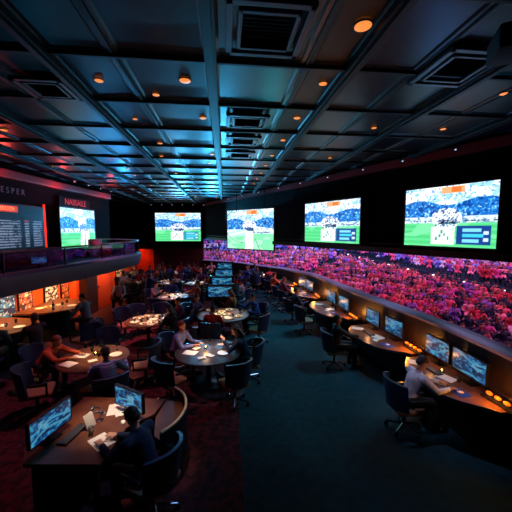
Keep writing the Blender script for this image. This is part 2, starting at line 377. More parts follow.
for t in T_ALL[1:]:
    r = span(t, 0, -14, 12, False)
    if not r: continue
    c = G((r[0]+r[1])/2, t, CEIL-.012)
    struct(MB().box(c, (r[1]-r[0], .06, .05), RZG, bevel=.012).build('ceiling_beam', M_beam, smooth=False))

# walls
struct(MB().box((-8.15, 9.0, 3.9), (.3, 14.4, 3.4)).build('wall_left', M_navy, smooth=False))
struct(MB().box((-10.5, 16.35, 3.9), (5.0, .3, 3.4)).build('wall_left_return', M_navy, smooth=False))
struct(MB().box((-13.15, 20.3, 2.75), (.3, 8.2, 5.7)).build('wall_left_recess', M_navy, smooth=False))
struct(MB().box((-8.65, 24.35, 3.95), (8.8, .3, 3.3)).build('wall_back', M_navy, smooth=False))
lb = MB().box((-8.65, 24.35, 1.15), (8.8, .3, 2.3))
for k in range(11): lb.box((-8.65, 24.19, .15+.19*k), (8.8, .03, .16))
struct(lb.build('wall_back_lower', mat('wine_slats', (70, 26, 32), .6, noise=.3, nscale=3), smooth=False))
struct(MB().box((-8.65, 24.1, 2.3), (8.8, .5, .42), bevel=.04).build('trim_back_band', M_navy, smooth=False))
struct(MB().box((-9.4, 24.15, .95), (2.3, .08, 1.9)).build('wall_back_orange_panel', M_orange, smooth=False))
# soffit along the opening, red cornice on top, dark trim at its lower lip
SD = Vector((-.565, 1)).normalized()
def soff(y0, y1, t, z0, z1, off=0.0):
    n = Vector((-SD.y, SD.x))                  # towards the hall
    return MB().strip([tuple(Vector((soffit_x(y), y))+n*off) for y in (y0, y1)], -t, z0, z1)
struct(soff(1.0, 24.25, .3, 2.74, 5.62).build('wall_right', M_navy, smooth=False))
struct(soff(1.0, 23.8, -.16, 5.28, 5.5).build('trim_right_cornice', M_redtrim, smooth=False))
struct(soff(1.0, 24.0, -.05, 2.74, 2.9).build('trim_right_sill', M_blackm, smooth=False))
struct(soff(1.0, 24.0, -.03, 3.0, 3.03).build('trim_right_rail', M_blackm, smooth=False))
struct(MB().box((-7.86, 9.2, 5.2), (.3, 14, .28), bevel=.04).build('trim_left_cornice', M_redtrim, smooth=False))
# parapet with ledge between the desks and the stands
def ph(y): return 1.45 if y < 13 else max(1.0, 1.45-(y-13)*.065)
P2 = []
for (x0, y0), (x1, y1) in zip(PATH[:-1], PATH[1:]):
    for k in range(4): P2.append((x0+(x1-x0)*k/4, y0+(y1-y0)*k/4))
P2.append(PATH[-1])
for i in range(0, len(P2)-1, 2): q_ = P2[i:i+3]; struct(MB().strip(q_, -.12, -.9, 0, [ph(y) for x, y in q_]).build('wall_parapet', M_brownwall))
def ledge():
    m = MB(); n = len(P2); rows = []
    for i in range(n):
        P = Vector(P2[i]); d = (Vector(P2[min(i+1, n-1)])-Vector(P2[max(i-1, 0)])).normalized(); nn = Vector((d.y, -d.x)); z = ph(P.y)
        prof = [(-.07, .0), (-.075, .05), (-.03, .085), (.20, .10), (.26, .06), (.24, .0)]
        rows.append([m.bm.verts.new((*(P+nn*a), z+h)) for a, h in prof])
    for a, c in zip(rows[:-1], rows[1:]):
        for k in range(6): m.bm.faces.new((a[k], a[(k+1) % 6], c[(k+1) % 6], c[k]))
    m.bm.faces.new(rows[0]); m.bm.faces.new(rows[-1][::-1]); return m
struct(ledge().build('trim_ledge', mat('ledge_highlight', (150, 132, 165), .42, .25)))  # lavender highlight along the ledge is put into its base colour

# balcony on the left: slab, curved fascia, glass railing
BP = [(-5.3, 2.5), (-5.22, 4.5), (-5.12, 6.04), (-4.88, 7.64), (-4.74, 9.2), (-4.66, 10.6), (-4.72, 11.7), (-4.95, 12.6), (-5.35, 13.3), (-5.95, 13.9), (-6.7, 14.35), (-8.0, 14.8)]
def smooth_path(p, k=4):
    out = []; n = len(p); V = [Vector(q) for q in p]
    for i in range(n-1):
        a, b_, c, d = V[max(i-1, 0)], V[i], V[i+1], V[min(i+2, n-1)]
        for j in range(k):
            t = j/k; out.append(.5*((2*b_)+(c-a)*t+(2*a-5*b_+4*c-d)*t*t+(3*b_-a-3*c+d)*t**3))
    out.append(V[-1]); return [tuple(v) for v in out]
BS = smooth_path(BP)
struct(MB().prism([(-8, 2.5)]+BS, 2.12, 2.24).build('balcony_floor', M_black, smooth=False))
def fascia():
    m = MB(); rows = []; n = len(BS)
    for i in range(n):
        P = Vector(BS[i]); d = (Vector(BS[min(i+1, n-1)])-Vector(BS[max(i-1, 0)])).normalized(); nn = Vector((d.y, -d.x))
        prof = [(-.02, 2.08), (.04, 2.10), (.10, 2.34), (.10, 2.5), (.02, 2.56), (-.10, 2.56), (-.10, 2.1)]
        rows.append([m.bm.verts.new((*(P+nn*a), h)) for a, h in prof])
    for a, c in zip(rows[:-1], rows[1:]):
        for k in range(7): m.bm.faces.new((a[k], a[(k+1) % 7], c[(k+1) % 7], c[k]))
    m.bm.faces.new(rows[0]); m.bm.faces.new(rows[-1][::-1]); return m
struct(fascia().build('trim_balcony_fascia', mat('balcony_navy', (30, 44, 70), .45)))
rail = thing('balcony_railing', 'curved glass balustrade with slim metal handrail along the balcony edge', 'railing')
for i in range(0, len(BS)-1, 4):
    seg = BS[i:i+5]; MB().strip(seg, .012, 2.57, 2.98).build('glass_panel', M_railglass, rail)
    x, y = BS[i]; MB().cyl((x, y, 2.56), (x, y, 3.0), .018, seg=8).build('post', M_blackm, rail)
MB().tube([(x, y, 3.01) for x, y in BS], .024).build('handrail', mat('rail_metal', (120, 110, 125), .3, .8), rail)

# orange lined lower wall under the balcony
struct(MB().box((-7.3, 9.0, 1.05), (.2, 9.0, 2.12)).build('wall_left_lower', M_orange, smooth=False))
struct(MB().box((-7.05, 11.48, 1.05), (.28, .24, 2.1), bevel=.02).build('pillar_orange', M_orange, smooth=False))
struct(MB().box((-7.0, 12.22, 1.05), (.5, .8, 2.1)).build('pillar_dark', mat('dark_wine_wood', (70, 26, 22), .6), smooth=False))
struct(MB().box((-7.05, 13.4, 1.05), (.3, 1.5, 2.1)).build('wall_left_door_bay', M_orange, smooth=False))
dr = struct(MB().box((-6.88, 13.3, 1.0), (.05, 1.2, 2.0), bevel=.01).build('door_1', mat('orange_door', (216, 78, 26), .55), smooth=False))
MB().ball((-6.83, 12.85, 1.0), .035).build('door_handle', M_chrome, dr)
struct(MB().box((-8.2, 17.4, 1.05), (.2, 6.0, 2.12)).build('wall_left_lower_far', M_orange, smooth=False))
struct(MB().box((-7.65, 14.25, 1.05), (1.2, .25, 2.1)).build('pillar_corner', M_orange, smooth=False))
OL = (1.0, .36, .08)
for (x, y, e, tx, ty) in ((-6.5, 7.9, 42, -7.2, 8.0), (-6.5, 9.3, 44, -7.2, 9.4), (-6.5, 10.7, 44, -7.2, 10.8), (-6.7, 11.75, 6, -7.2, 11.75), (-6.1, 13.4, 22, -6.9, 13.3), (-7.2, 17.2, 30, -8.1, 17.4)):
    lamp('cove_lamp', 'SPOT', (x, y, 2.04), e*4.5, OL, (tx, ty, 1.0), size=.06, angle=130, blend=1)
for y_ in (8.5, 9.2, 10.35, 11.1): lamp('poster_fill', 'SPOT', (-6.55, y_, 2.05), 34, (1, .85, .75), (-7.2, y_, 1.3), size=.04, angle=60, blend=1)  # added fill to brighten the prints; no picture lamps hang here
lamp('cove_lamp', 'SPOT', (-9.4, 22.8, 2.6), 150, (1.0, .12, .03), (-9.4, 24, .9), size=.06, angle=95, blend=1)

# ------------------------------------------------------------------ big screens
def big_screen(name, label, left, right, z0, z1, kind, rods=False):
    L = Vector(left); R = Vector(right); c = (L+R)/2; W = (R-L).length; H = z1-z0
    t = thing(name, label, 'screen', (c.x, c.y, (z0+z1)/2), math.atan2(R.y-L.y, R.x-L.x))
    picture_grid('display', match_picture(kind), W, H, M_disp, t, (0, -.035, 0))
    f = MB()
    for sx in (-1, 1): f.box((sx*(W/2+.025), 0, 0), (.05, .09, H+.1))
    for sz in (-1, 1): f.box((0, 0, sz*(H/2+.025)), (W+.1, .09, .05))
    f.build('frame', M_bezel, t, smooth=False); MB().box((0, .03, 0), (W, .05, H)).build('back_panel', M_black, t, smooth=False)
    if rods:
        for sx in (-.3, .3): MB().cyl((sx*W, .03, H/2), (sx*W, .03, CEIL-(z0+z1)/2), .02, seg=8).build('hanging_rod', M_blackm, t)
    else:
        for sx in (-.3, .3): MB().box((sx*W, .12, 0), (.08, .16, H*.6)).build('bracket', M_blackm, t, smooth=False)
    return t
def on_soffit(px, off=.24):
    Y = 9.36/((px-256)/300+.565); n = Vector((-SD.y, SD.x)); return Vector((soffit_x(Y), Y))+n*off
def zat(px_y, Y): return CAM_H+(230-px_y)*Y/300
def w2(px, Y): return Vector(((px-256)/300*Y, Y))
big_screen('big_screen', 'large cricket screen on the black soffit nearest the ledge, above the white-shirted man', w2(405, 8.62), w2(497, 6.70), 3.03, 4.55, 'match')
big_screen('big_screen', 'cricket screen on the black soffit between the nearest one and the hanging one', w2(305.5, 12.4), w2(360, 10.0), 2.99, 4.5, 'match')
big_screen('big_screen', 'screen hung on rods showing a pale cricket pitch straight down the middle', w2(228, 17.0), w2(274, 15.0), 2.44, 4.52, 'pitch', rods=True)
big_screen('big_screen', 'wide cricket screen on the back wall above the orange panel', w2(156, 23.75), w2(201, 23.75), 2.58, 4.78, 'far')
big_screen('big_screen', 'screen above the balcony showing a batsman in white beside the odds board', (-7.85, 12.05), (-7.85, 14.6), 2.68, 4.36, 'bat')
sg = thing('wall_sign', 'dim red lettered sign above the batsman screen', 'sign', (-7.95, 13.3, 4.62), PI/2)
MB().box((0, -.02, 0), (2.2, .06, .4)).build('backing', M_black, sg, smooth=False)
text_mesh('NAIISAILE', .36, mat('red_letters', (225, 50, 60), .5, emit=.45), 'lettering', sg, (0, -.06, 0), (PI/2, 0, 0))
bd = thing('odds_board', 'black odds board with glowing rows of figures and an orange header', 'board', (-7.93, 9.9, 3.55), PI/2)
MB().box((0, .02, 0), (2.75, .08, 1.5), bevel=.01).build('frame', M_bezel, bd, smooth=False)
picture_grid('display', board_picture(), 2.6, 1.1, M_board, bd, (0, -.025, -.12))
hd = MB().box((-.55, -.03, .58), (1.35, .03, .2)).build('header', mat('orange_header', (225, 60, 16), .5, emit=.7), bd, smooth=False)
text_mesh('OPTIMEROZN', .17, mat('pale_letters', (255, 170, 110), .5, emit=.8), 'lettering', hd, (-.55, -.05, .58), (PI/2, 0, 0))
s2 = thing('wall_sign', 'faint grey blue lettering high on the wall over the odds board', 'sign', (-7.97, 10.1, 4.72), PI/2)
text_mesh('E S P E R', .27, mat('dim_letters', (70, 84, 120), .5, emit=.18), 'lettering', s2, (-.1, 0, 0), (PI/2, 0, 0))
tag(MB().box((-7.93, 11.33, 3.6), (.06, .045, 1.6), bevel=.01).build('led_strip', M_redled), 'vertical red glowing strip at the edge of the odds board', 'light strip')
lamp('red_cove', 'POINT', (-7.4, 11.75, 4.95), 24, (1, .06, .06), size=.08); lamp('red_cove', 'POINT', (-7.3, 15.4, 4.9), 26, (1, .06, .07), size=.08); lamp('red_cove', 'POINT', (-7.3, 8.9, 5.0), 24, (1, .08, .06), size=.08)
tag(MB().box((-7.3, 15.0, 2.55), (.9, .5, .6), bevel=.04).build('bench', mat('red_leather', (190, 24, 30), .5)), 'red upholstered bench at the end of the balcony', 'bench') if False else None
bn = thing('balcony_bench', 'red upholstered bench on the balcony past the batsman screen', 'bench', (-7.2, 13.9, 2.24), PI/2)
MB().box((0, 0, .22), (1.0, .5, .44), bevel=.04).build('seat', mat('red_leather', (190, 24, 30), .5), bn); MB().box((0, .25, .5), (1.0, .14, .6), bevel=.04).build('backrest', M_redtrim, bn)
lamp('bench_fill', 'SPOT', (-6.2, 13.4, 4.0), 160, (1, .1, .1), (-7.2, 13.9, 2.6), size=.05, angle=40, blend=1)  # added red fill to bring up the bench, not a lamp of the balcony

# ------------------------------------------------------------------ ceiling fittings
RG = math.atan2(PX.y, PX.x)
def make_downlight(r, name='ceiling_downlight'):
    t = thing(name, 'x', 'downlight')
    MB().lathe([(r*1.0, .0), (r*1.22, .0), (r*1.22, -.008), (r*1.02, -.012), (r*1.0, -.004)]).build('trim_ring', M_beam, t)
    MB().lathe([(r*.2, -.024), (r*.7, -.021), (r*1.02, -.013), (r*1.02, .002)]).build('lens', M_lens, t)
    return t
DL = [(363, 28, .085, 'largest amber downlight, alone on the dark panel beside the framed vent'), (185, 82, .075, 'round amber downlight on the panel straight left of the central ceiling beam'),
      (504, 95, .055, 'amber downlight above the nearest cricket screen, close to the red cornice'), (443, 130, .055, 'small amber downlight between two beams above the nearest cricket screen'),
      (323, 85, .055, 'amber downlight beside the thick beam, next after the largest one'), (297, 119, .06, 'amber downlight beside the thick beam, third from the framed vent'),
      (283, 141, .055, 'amber downlight beside the thick beam, fourth from the framed vent'), (203, 119, .06, 'amber downlight beside the central beam, second along that row'),
      (212, 155, .06, 'amber downlight beside the central beam, third along that row'), (156, 96, .05, 'faint amber downlight on the panel between the two brightest ones left of the central beam'),
      (99, 82, .055, 'amber downlight on the dark panels near the far left vent'), (160, 144, .055, 'white hot downlight in the left panels, midway to the back'),
      (4, 131, .065, 'amber downlight at the far left edge of the ceiling above the odds board'), (135, 120, .04, 'tiny amber downlight in the left panels by a thin rib'),
      (15, 155, .06, 'dim red amber downlight over the balcony railing'), (52, 167, .05, 'small amber downlight over the bend of the balcony'), (128, 169, .05, 'small amber downlight in the left panels above the back of the hall')]
proto_dl = {}
pts_dl = []
for px, py, r, lab in DL:
    p = PZ(px, py, CEIL-.02); t = make_downlight(r); t.location = (p.x, p.y, CEIL+.008); t['label'] = lab; pts_dl.append((p.x, p.y))
far_src = make_downlight(.05); first = True
for s, t0, t1, st in ((-.45, 9.8, 22, 1.3), (1.38, 8.6, 14, 1.3), (-1.75, 9.0, 22, 2.6), (-3.4, 12.2, 22, 2.6), (-5.75, 11.5, 20, 1.3), (3.1, 6.1, 9, 2.6), (-4.6, 13.5, 20, 2.6)):
    t = t0
    while t < t1:
        p = G(s, t)
        if inside(p.x+.35, p.y) and inside(p.x-.3, p.y):
            o = far_src if first else copy_tree(far_src); first = False
            o.location = (p.x, p.y, CEIL+.008); o['label'] = 'tiny amber downlight in the rows that run to the back of the ceiling'; o['group'] = 'far ceiling downlights'
        t += st
def vent(s, t, sz, sy, label, m):
    p = G(s, t); o = thing('ceiling_vent', label, 'vent', (p.x, p.y, CEIL-.03), RG)
    f = MB()
    for k, wd in ((1, .07), (.72, .045)):
        for sx in (-1, 1): f.box((sx*sz/2*k, 0, -.01), (wd, sy*k+wd, .05), bevel=.008); f.box((0, sx*sy/2*k, -.01), (sz*k+wd, wd, .05), bevel=.008)
    f.build('frame', m, o, smooth=False)
    MB().box((0, 0, .02), (sz*.7, sy*.7, .02)).build('backing', M_black, o, smooth=False)
    sl = MB()
    for k in range(9): sl.box((0, (k-4)*sy*.07, .0), (sz*.68, .02, .012), Matrix.Rotation(.5, 3, 'X'))
    sl.build('grille', M_blackm, o, smooth=False)
M_vent = mat('mauve_vent', (92, 74, 92), .5); M_ventd = mat('slate_vent', (40, 50, 62), .4)
vent(.46, 3.28, .78, .8, 'large square vent with mauve frame in the central strip, nearest of all', M_vent)
vent(.46, 5.9, .72, .6, 'square slate vent in the central teal strip, second from the mauve one', M_ventd)
vent(.46, 7.15, .72, .6, 'square slate vent in the central teal strip, third from the mauve one', M_ventd)
vent(.46, 8.45, .72, .6, 'square slate vent in the central teal strip, farthest visible', M_ventd)
vent(3.0, 3.75, .75, .8, 'square dark vent in the ceiling beside the hanging projector', M_ventd)
vent(-2.55, 4.9, .6, .6, 'square dark vent in the dim panels well left of the central beam', M_ventd)
pj = thing('ceiling_projector', 'black boxy projector hanging under the ceiling near the dark vent', 'projector', (2.5, 2.95, 5.2), -.4)
MB().box((0, 0, 0), (.5, .4, .22), bevel=.03).build('body', M_black, pj); MB().cyl((0, 0, .1), (0, 0, .36), .03).build('mount', M_blackm, pj); MB().cyl((.05, .2, 0), (.05, .26, 0), .06).build('lens', M_glass, pj)
def track_spot(x, y, z, i, label):
    t = thing('track_spotlight', label, 'spotlight', (x, y, z), 0, 'track spotlights under the cornice')
    MB().cyl((0, 0, 0), (0, 0, -.12), .012, seg=8).build('stem', M_blackm, t); MB().cyl((0, .04, -.11), (0, -.09, -.19), .04, .05).build('head', M_blackm, t); MB().ball((0, -.085, -.187), (.026, .016, .026)).build('bulb', mat('spot_bulb', (200, 205, 235), .4, emit=.8), t)
for i, y in enumerate((7.6, 8.8, 10.0, 11.4, 12.8, 14.2, 15.8, 17.4, 19)):
    n = Vector((-SD.y, SD.x)); q = Vector((soffit_x(y), y))+n*.36; track_spot(q.x, q.y, CEIL-.0, i, 'small white track spotlight under the red cornice, '+('above the nearest screen', 'just past the nearest screen', 'over the near end of the second screen', 'over the middle of the second screen', 'over the far end of the second screen', 'beside the hanging pitch screen', 'behind the hanging pitch screen', 'second behind the hanging pitch screen', 'farthest toward the back wall')[i])
for i, y in enumerate((12.2, 13.2, 14.2, 15.2)): track_spot(-7.2, y, CEIL-.0, i, 'small white track spotlight on the balcony side, '+('over the near edge of the batsman screen', 'over the middle of the batsman screen', 'over the far edge of the batsman screen', 'past the batsman screen')[i])
for i in range(6): track_spot(-8+.8*i, 23.2, CEIL, i, 'small white track spotlight along the back wall over the wide screen')

# ------------------------------------------------------------------ furniture
def make_chair():
    t = thing('swivel_chair', 'x', 'chair')
    MB().box((0, .02, .425), (.50, .50, .09), bevel=.035, seg=3).build('seat', M_seat, t)
    def f(r, zoff):
        def g(u, v):
            a = math.radians(-68+136*u); z = .46+.50*v-.05*(abs(2*u-1)**2.5)*v; rr = r+.03*v
            return (rr*math.sin(a), .03-rr*math.cos(a)*1.05-.05*v, z)
        return g
    MB().shell(f(.305, 0), f(.262, 0), 14, 6).build('backrest', M_back, t)
    for s in (-1, 1):
        MB().tube([(s*.27, .20, .42), (s*.30, .21, .64), (s*.30, -.05, .66)], .018).box((s*.30, .07, .672), (.06, .32, .03), bevel=.012).build('armrest', M_blackm, t)
    MB().cyl((0, 0, .1), (0, 0, .39), .03).box((0, 0, .375), (.26, .26, .02)).build('gas_column', M_blackm, t)
    b = MB()
    for k in range(5):
        a = 2*PI*k/5+.3; b.cyl((0, 0, .12), (.28*math.cos(a), .28*math.sin(a), .075), .026, .016, 8)
    b.build('star_base', M_chrome, t)
    for k in range(5):
        a = 2*PI*k/5+.3; c = Vector((.28*math.cos(a), .28*math.sin(a), .033)); q = Vector((-math.sin(a), math.cos(a), 0))*.02
        MB().cyl(c-q, c+q, .033, seg=12).build('caster', M_black, t)
    return t
CH0 = make_chair(); CH_USED = [False]
def chair(x, y, dx, dy, label, group=None):
    o = CH0 if not CH_USED[0] else copy_tree(CH0); CH_USED[0] = True
    o.location = (x, y, 0); o.rotation_euler = (0, 0, facing(dx, dy)); o['label'] = label
    if group: o['group'] = group
    elif 'group' in o: del o['group']
    return o
def round_table(x, y, r, label, m=M_wood):
    t = thing('round_table', label, 'table', (x, y, 0))
    MB().lathe([(r-.05, .705), (r-.01, .712), (r, .73), (r-.012, .748), (r-.03, .75)], seg=48).build('tabletop', m, t)
    MB().lathe([(.05, .03), (.055, .35), (.09, .66), (.2, .706)], seg=20).build('pedestal', M_blackm, t)
    MB().lathe([(r*.5, 0), (r*.5, .02), (.08, .05), (.05, .06)], seg=28).build('base', M_blackm, t)
    return t

# table-ware prototypes
def pr_plate():
    t = thing('plate', 'x', 'plate')
    MB().lathe([(.06, 0), (.07, .004), (.125, .018), (.127, .021), (.07, .009), (.01, .007)], seg=28).build('dish', M_plate, t); return t
def pr_food():
    t = pr_plate(); fm = mat('roast_food', (186, 110, 60), .7, noise=1, nscale=25, rgb2=(120, 140, 60)); m = MB()
    for k in range(6): m.ball((random.uniform(-.05, .05), random.uniform(-.05, .05), .022), (.03, .022, .016), 8, 6)
    m.build('food', fm, t); return t
def pr_glass():
    t = thing('wine_glass', 'x', 'glass'); MB().lathe([(.032, 0), (.03, .004), (.005, .012), (.005, .075), (.03, .10), (.038, .14), (.030, .18), (.028, .18), (.035, .14), (.02, .1)], seg=18).build('bowl', M_glass, t); return t
def pr_tumbler():
    t = thing('tumbler', 'x', 'glass'); MB().lathe([(.028, 0), (.036, .11), (.033, .11), (.026, .012)], seg=18).build('body', M_glass, t)
    MB().lathe([(.024, .012), (.031, .075)], seg=16).build('drink', mat('cola', (120, 60, 24), .2), t); return t
def pr_bottle():
    t = thing('bottle', 'x', 'bottle'); MB().lathe([(.034, 0), (.036, .02), (.036, .16), (.014, .21), (.013, .26)], seg=18).build('body', mat('dark_bottle', (40, 60, 50), .15), t)
    MB().lathe([(.016, .26), (.016, .285)], seg=14).build('cap', M_chrome, t); MB().lathe([(.0368, .06), (.0368, .13)], seg=18).build('paper_label', M_paper, t); return t
def pr_candle():
    t = thing('candle_holder', 'x', 'candle'); MB().lathe([(.035, 0), (.042, .06), (.039, .06), (.03, .01)], seg=18).build('cup', M_glass, t); MB().ball((0, 0, .045), (.012, .012, .022)).build('flame', M_candle, t); return t
def pr_napkin():
    t = thing('napkin', 'x', 'napkin'); MB().box((0, 0, .006), (.17, .12, .012), bevel=.004).build('cloth', M_paper, t); return t
def pr_menu():
    t = thing('paper_sheet', 'x', 'paper'); MB().box((0, 0, .002), (.22, .30, .004)).build('sheet', M_paper, t); return t
PROTO = {}
MAKE = dict(plate=pr_plate, food=pr_food, glass=pr_glass, tumbler=pr_tumbler, bottle=pr_bottle, candle=pr_candle, napkin=pr_napkin, menu=pr_menu)
def put(kind, x, y, z, label, rz=0, group=None):
    if kind not in PROTO: o = MAKE[kind](); PROTO[kind] = o
    else: o = copy_tree(PROTO[kind])
    o.location = (x, y, z+.0005); o.rotation_euler = (0, 0, rz); o['label'] = label
    if group: o['group'] = group
    elif 'group' in o: del o['group']
    return o
# ------------------------------------------------------------------ people (one continuous remeshed body each, clothing and hair as children)
def remesh(m, name, voxel, mats, smooth_it=4, paint=None):
    bmesh.ops.recalc_face_normals(m.bm, faces=m.bm.faces[:])
    me = bpy.data.meshes.new('raw'); m.bm.to_mesh(me); m.bm.free()
    o = bpy.data.objects.new('raw', me); COL.objects.link(o)
    r = o.modifiers.new('r', 'REMESH'); r.mode = 'VOXEL'; r.voxel_size = voxel
    if smooth_it:
        s = o.modifiers.new('s', 'SMOOTH'); s.iterations = smooth_it; s.factor = .5
    dg = bpy.context.evaluated_depsgraph_get(); out = bpy.data.meshes.new_from_object(o.evaluated_get(dg)); out.name = name
    bpy.data.objects.remove(o); bpy.data.meshes.remove(me)
    out.materials.clear()
    for k in mats: out.materials.append(k)
    out.shade_smooth()
    if paint:
        n = len(out.polygons); c = np.empty(n*3); out.polygons.foreach_get('center', c); c = c.reshape(-1, 3)
        out.polygons.foreach_set('material_index', paint(c).astype(np.int32))
    return out
def ik(S, H, l1, l2, pole):
    d = H-S; L = min(d.length, (l1+l2)*.995); u = d.normalized(); H = S+u*L
    a = (l1*l1-l2*l2+L*L)/(2*L); h = math.sqrt(max(l1*l1-a*a, 0)); p = pole-u*pole.dot(u); p.normalize()
    return S+u*a+p*h, H
def skeleton(lean=.25, head_pitch=.3, head_yaw=0, lh=(-.18, .42, .80), rh=(.18, .42, .80), twist=0):
    J = {}; hip = Vector((0, -.02, .555)); u = Vector((0, math.sin(lean), math.cos(lean)))
    J['hip'] = hip; J['waist'] = hip+u*.16; J['chest'] = hip+u*.36; J['neck'] = hip+u*.50
    R = Matrix.Rotation(twist, 3, 'Z'); sv = R @ Vector((.185, 0, 0)); sc = hip+u*.445
    J['sl'] = sc-sv; J['sr'] = sc+sv
    hp = lean*.6+head_pitch; hu = Vector((0, math.sin(hp*.6), math.cos(hp*.6)))
    J['head'] = J['neck']+hu*.165; J['hrot'] = Matrix.Rotation(head_yaw, 3, 'Z') @ Matrix.Rotation(-hp, 3, 'X')
    for s, hnd in (('l', lh), ('r', rh)):
        e, h = ik(J['s'+s], Vector(hnd), .285, .255, Vector((-.6 if s == 'l' else .6, -.3, -1)))
        J['e'+s] = e; J['h'+s] = h
        sx = -1 if s == 'l' else 1
        J['p'+s] = hip+Vector((sx*.09, .02, -.01)); J['k'+s] = Vector((sx*.14, .42, .53)); J['a'+s] = Vector((sx*.14, .40, .09)); J['t'+s] = Vector((sx*.15, .57, .035))
    return J
def hand(m, J, s, fine):
    e, h = J['e'+s], J['h'+s]; f = (h-e).normalized(); sx = -1 if s == 'l' else 1
    side = f.cross(Vector((0, 0, 1))).normalized()            # to the right of the forearm
    nrm = side.cross(f).normalized()
    f = (f*.9-Vector((0, 0, 0))).normalized()
    c = h+f*.045; rot = Matrix((side, f, nrm)).transposed()
    m.ball(c, (.042, .052, .018), 10, 8, rot)
    if not fine: m.ball(c+f*.07-nrm*.012, (.036, .045, .013), 8, 6, rot); return
    for k, L in enumerate((.068, .078, .072, .056)):
        o = (k-1.5)*.0225*sx*-1; b0 = c+side*o+f*.038; b1 = b0+f*L*.5+side*o*.15-nrm*.004; b2 = b1+f*L*.38-nrm*L*.35
        m.cap(b0, b1, .0095, .0085, 8); m.cap(b1, b2, .0085, .0075, 8)
    t0 = c-side*sx*.03-f*.02; t1 = t0-side*sx*.03+f*.028-nrm*.008; t2 = t1-side*sx*.008+f*.03-nrm*.006
    m.cap(t0, t1, .013, .010, 8); m.cap(t1, t2, .010, .008, 8)
def head_shape(m, J, fine=True):
    R = J['hrot']; c = J['head']
    def at(x, y, z): return c+R @ Vector((x, y, z))
    m.ball(at(0, -.012, .028), (.076, .096, .088), 18, 14, R); m.ball(at(0, .02, -.035), (.060, .068, .075), 16, 12, R)
    m.ball(at(0, .055, -.085), (.032, .028, .026), 10, 8, R)                               # chin
    m.cap(at(0, .082, .012), at(0, .104, -.026), .009, .015, 8)                             # nose
    m.ball(at(0, .080, -.060), (.026, .014, .012), 10, 6, R)                                # mouth
    m.ball(at(0, .072, .030), (.055, .018, .012), 10, 6, R)                                 # brow
    for sx in (-1, 1): m.ball(at(sx*.076, -.008, -.006), (.011, .022, .032), 8, 6, R)       # ears
def person(label, loc, face, shirt, trousers, skin=0, hair=None, voxel=.011, sleeve='long', hair_style='short', category='person', fine=True, group=None, **pose):
    J = skeleton(**pose); hair = hair or M_hair
    t = thing('person', label, category, loc, facing(*face), group)
    # body
    m = MB()
    m.cap(J['hip'], J['waist'], .115, .105, 14); m.cap(J['waist'], J['chest'], .105, .125, 14); m.cap(J['chest'], J['neck'], .11, .055, 12)
    m.cap(J['neck'], J['head']-(J['head']-J['neck'])*.3, .052, .050, 12); head_shape(m, J)
    for s in 'lr':
        m.cap(J['neck']-Vector((0, 0, .05)), J['s'+s], .06, .055, 10); m.cap(J['s'+s], J['e'+s], .050, .038, 10); m.cap(J['e'+s], J['h'+s], .038, .026, 10)
        hand(m, J, s, fine)
        m.cap(J['p'+s], J['k'+s], .085, .055, 12); m.cap(J['k'+s], J['a'+s], .054, .036, 12); m.cap(J['a'+s], J['t'+s], .036, .026, 10)
    R = J['hrot']; hc = J['head']
    eyes = [hc+R @ Vector((sx*.030, .082, .012)) for sx in (-1, 1)]; mo = hc+R @ Vector((0, .094, -.060))
    def paint(c):
        k = np.zeros(len(c))
        for e in eyes: k[np.linalg.norm(c-np.array(e), axis=1) < .0135] = 1
        d = (c-np.array(mo)) @ np.array(R); k[(abs(d[:, 0]) < .022) & (abs(d[:, 2]) < .005) & (d[:, 1] > -.03)] = 2
        return k
    bo = bpy.data.objects.new('body', remesh(m, 'body', voxel, [M_skin[skin], M_eye, mat('lip', (150, 80, 70), .5)], 3, paint)); COL.objects.link(bo); bo.parent = t
    # shirt
    m = MB(); g = .016
    m.cap(J['hip']+Vector((0, 0, -.02)), J['waist'], .135, .125, 16); m.cap(J['waist'], J['chest'], .125, .145, 16); m.cap(J['chest'], J['neck']-(J['neck']-J['chest'])*.22, .13, .075, 14)
    for sx in (-1, 1): m.ball(J['chest']+Vector((sx*.06, .02, .0)), (.10, .11, .14), 12, 8)
    m.cyl(J['neck']-Vector((0, 0, .03)), J['neck']+(J['head']-J['neck'])*.22, .075, .064, 14)
    for s in 'lr':
        m.cap(J['neck']-Vector((0, 0, .06)), J['s'+s], .072, .072, 12); m.cap(J['s'+s], J['e'+s], .070, .054, 12)
        if sleeve == 'long': m.cap(J['e'+s], J['e'+s].lerp(J['h'+s], .92), .053, .040, 12)
    so = bpy.data.objects.new('shirt', remesh(m, 'shirt', max(voxel, .014), [shirt], 3)); COL.objects.link(so); so.parent = t
    # trousers
    m = MB(); m.ball(J['hip'], (.155, .135, .11), 14, 10)
    for s in 'lr': m.cap(J['p'+s], J['k'+s], .10, .072, 12); m.cap(J['k'+s], J['a'+s]+Vector((0, 0, .03)), .070, .055, 12)
    to = bpy.data.objects.new('trousers', remesh(m, 'trousers', max(voxel, .016), [trousers], 3)); COL.objects.link(to); to.parent = t
    for s in 'lr':
        a, b_ = J['a'+s], J['t'+s]; MB().cap(a-Vector((0, .03, .045)), b_+Vector((0, .03, .004)), .042, .036, 10).build('shoe', M_black, t)
    # hair: a cap over the skull (plus length behind)
    m = MB()
    def at(x, y, z): return hc+R @ Vector((x, y, z))
    m.ball(at(0, -.026, .046), (.083, .098, .084), 18, 12, R)
    if hair_style == 'long':
        for sx in (-1, 0, 1): m.cap(at(sx*.055, -.05+.0*abs(sx), .02), at(sx*.05, -.085, -.19), .05, .036, 10)
    else: m.ball(at(0, -.055, .0), (.072, .060, .075), 14, 10, R)
    def hp(c): return np.zeros(len(c))
    ho = bpy.data.objects.new('hair', remesh(m, 'hair', max(voxel, .012), [hair], 2)); COL.objects.link(ho); ho.parent = t
    return t
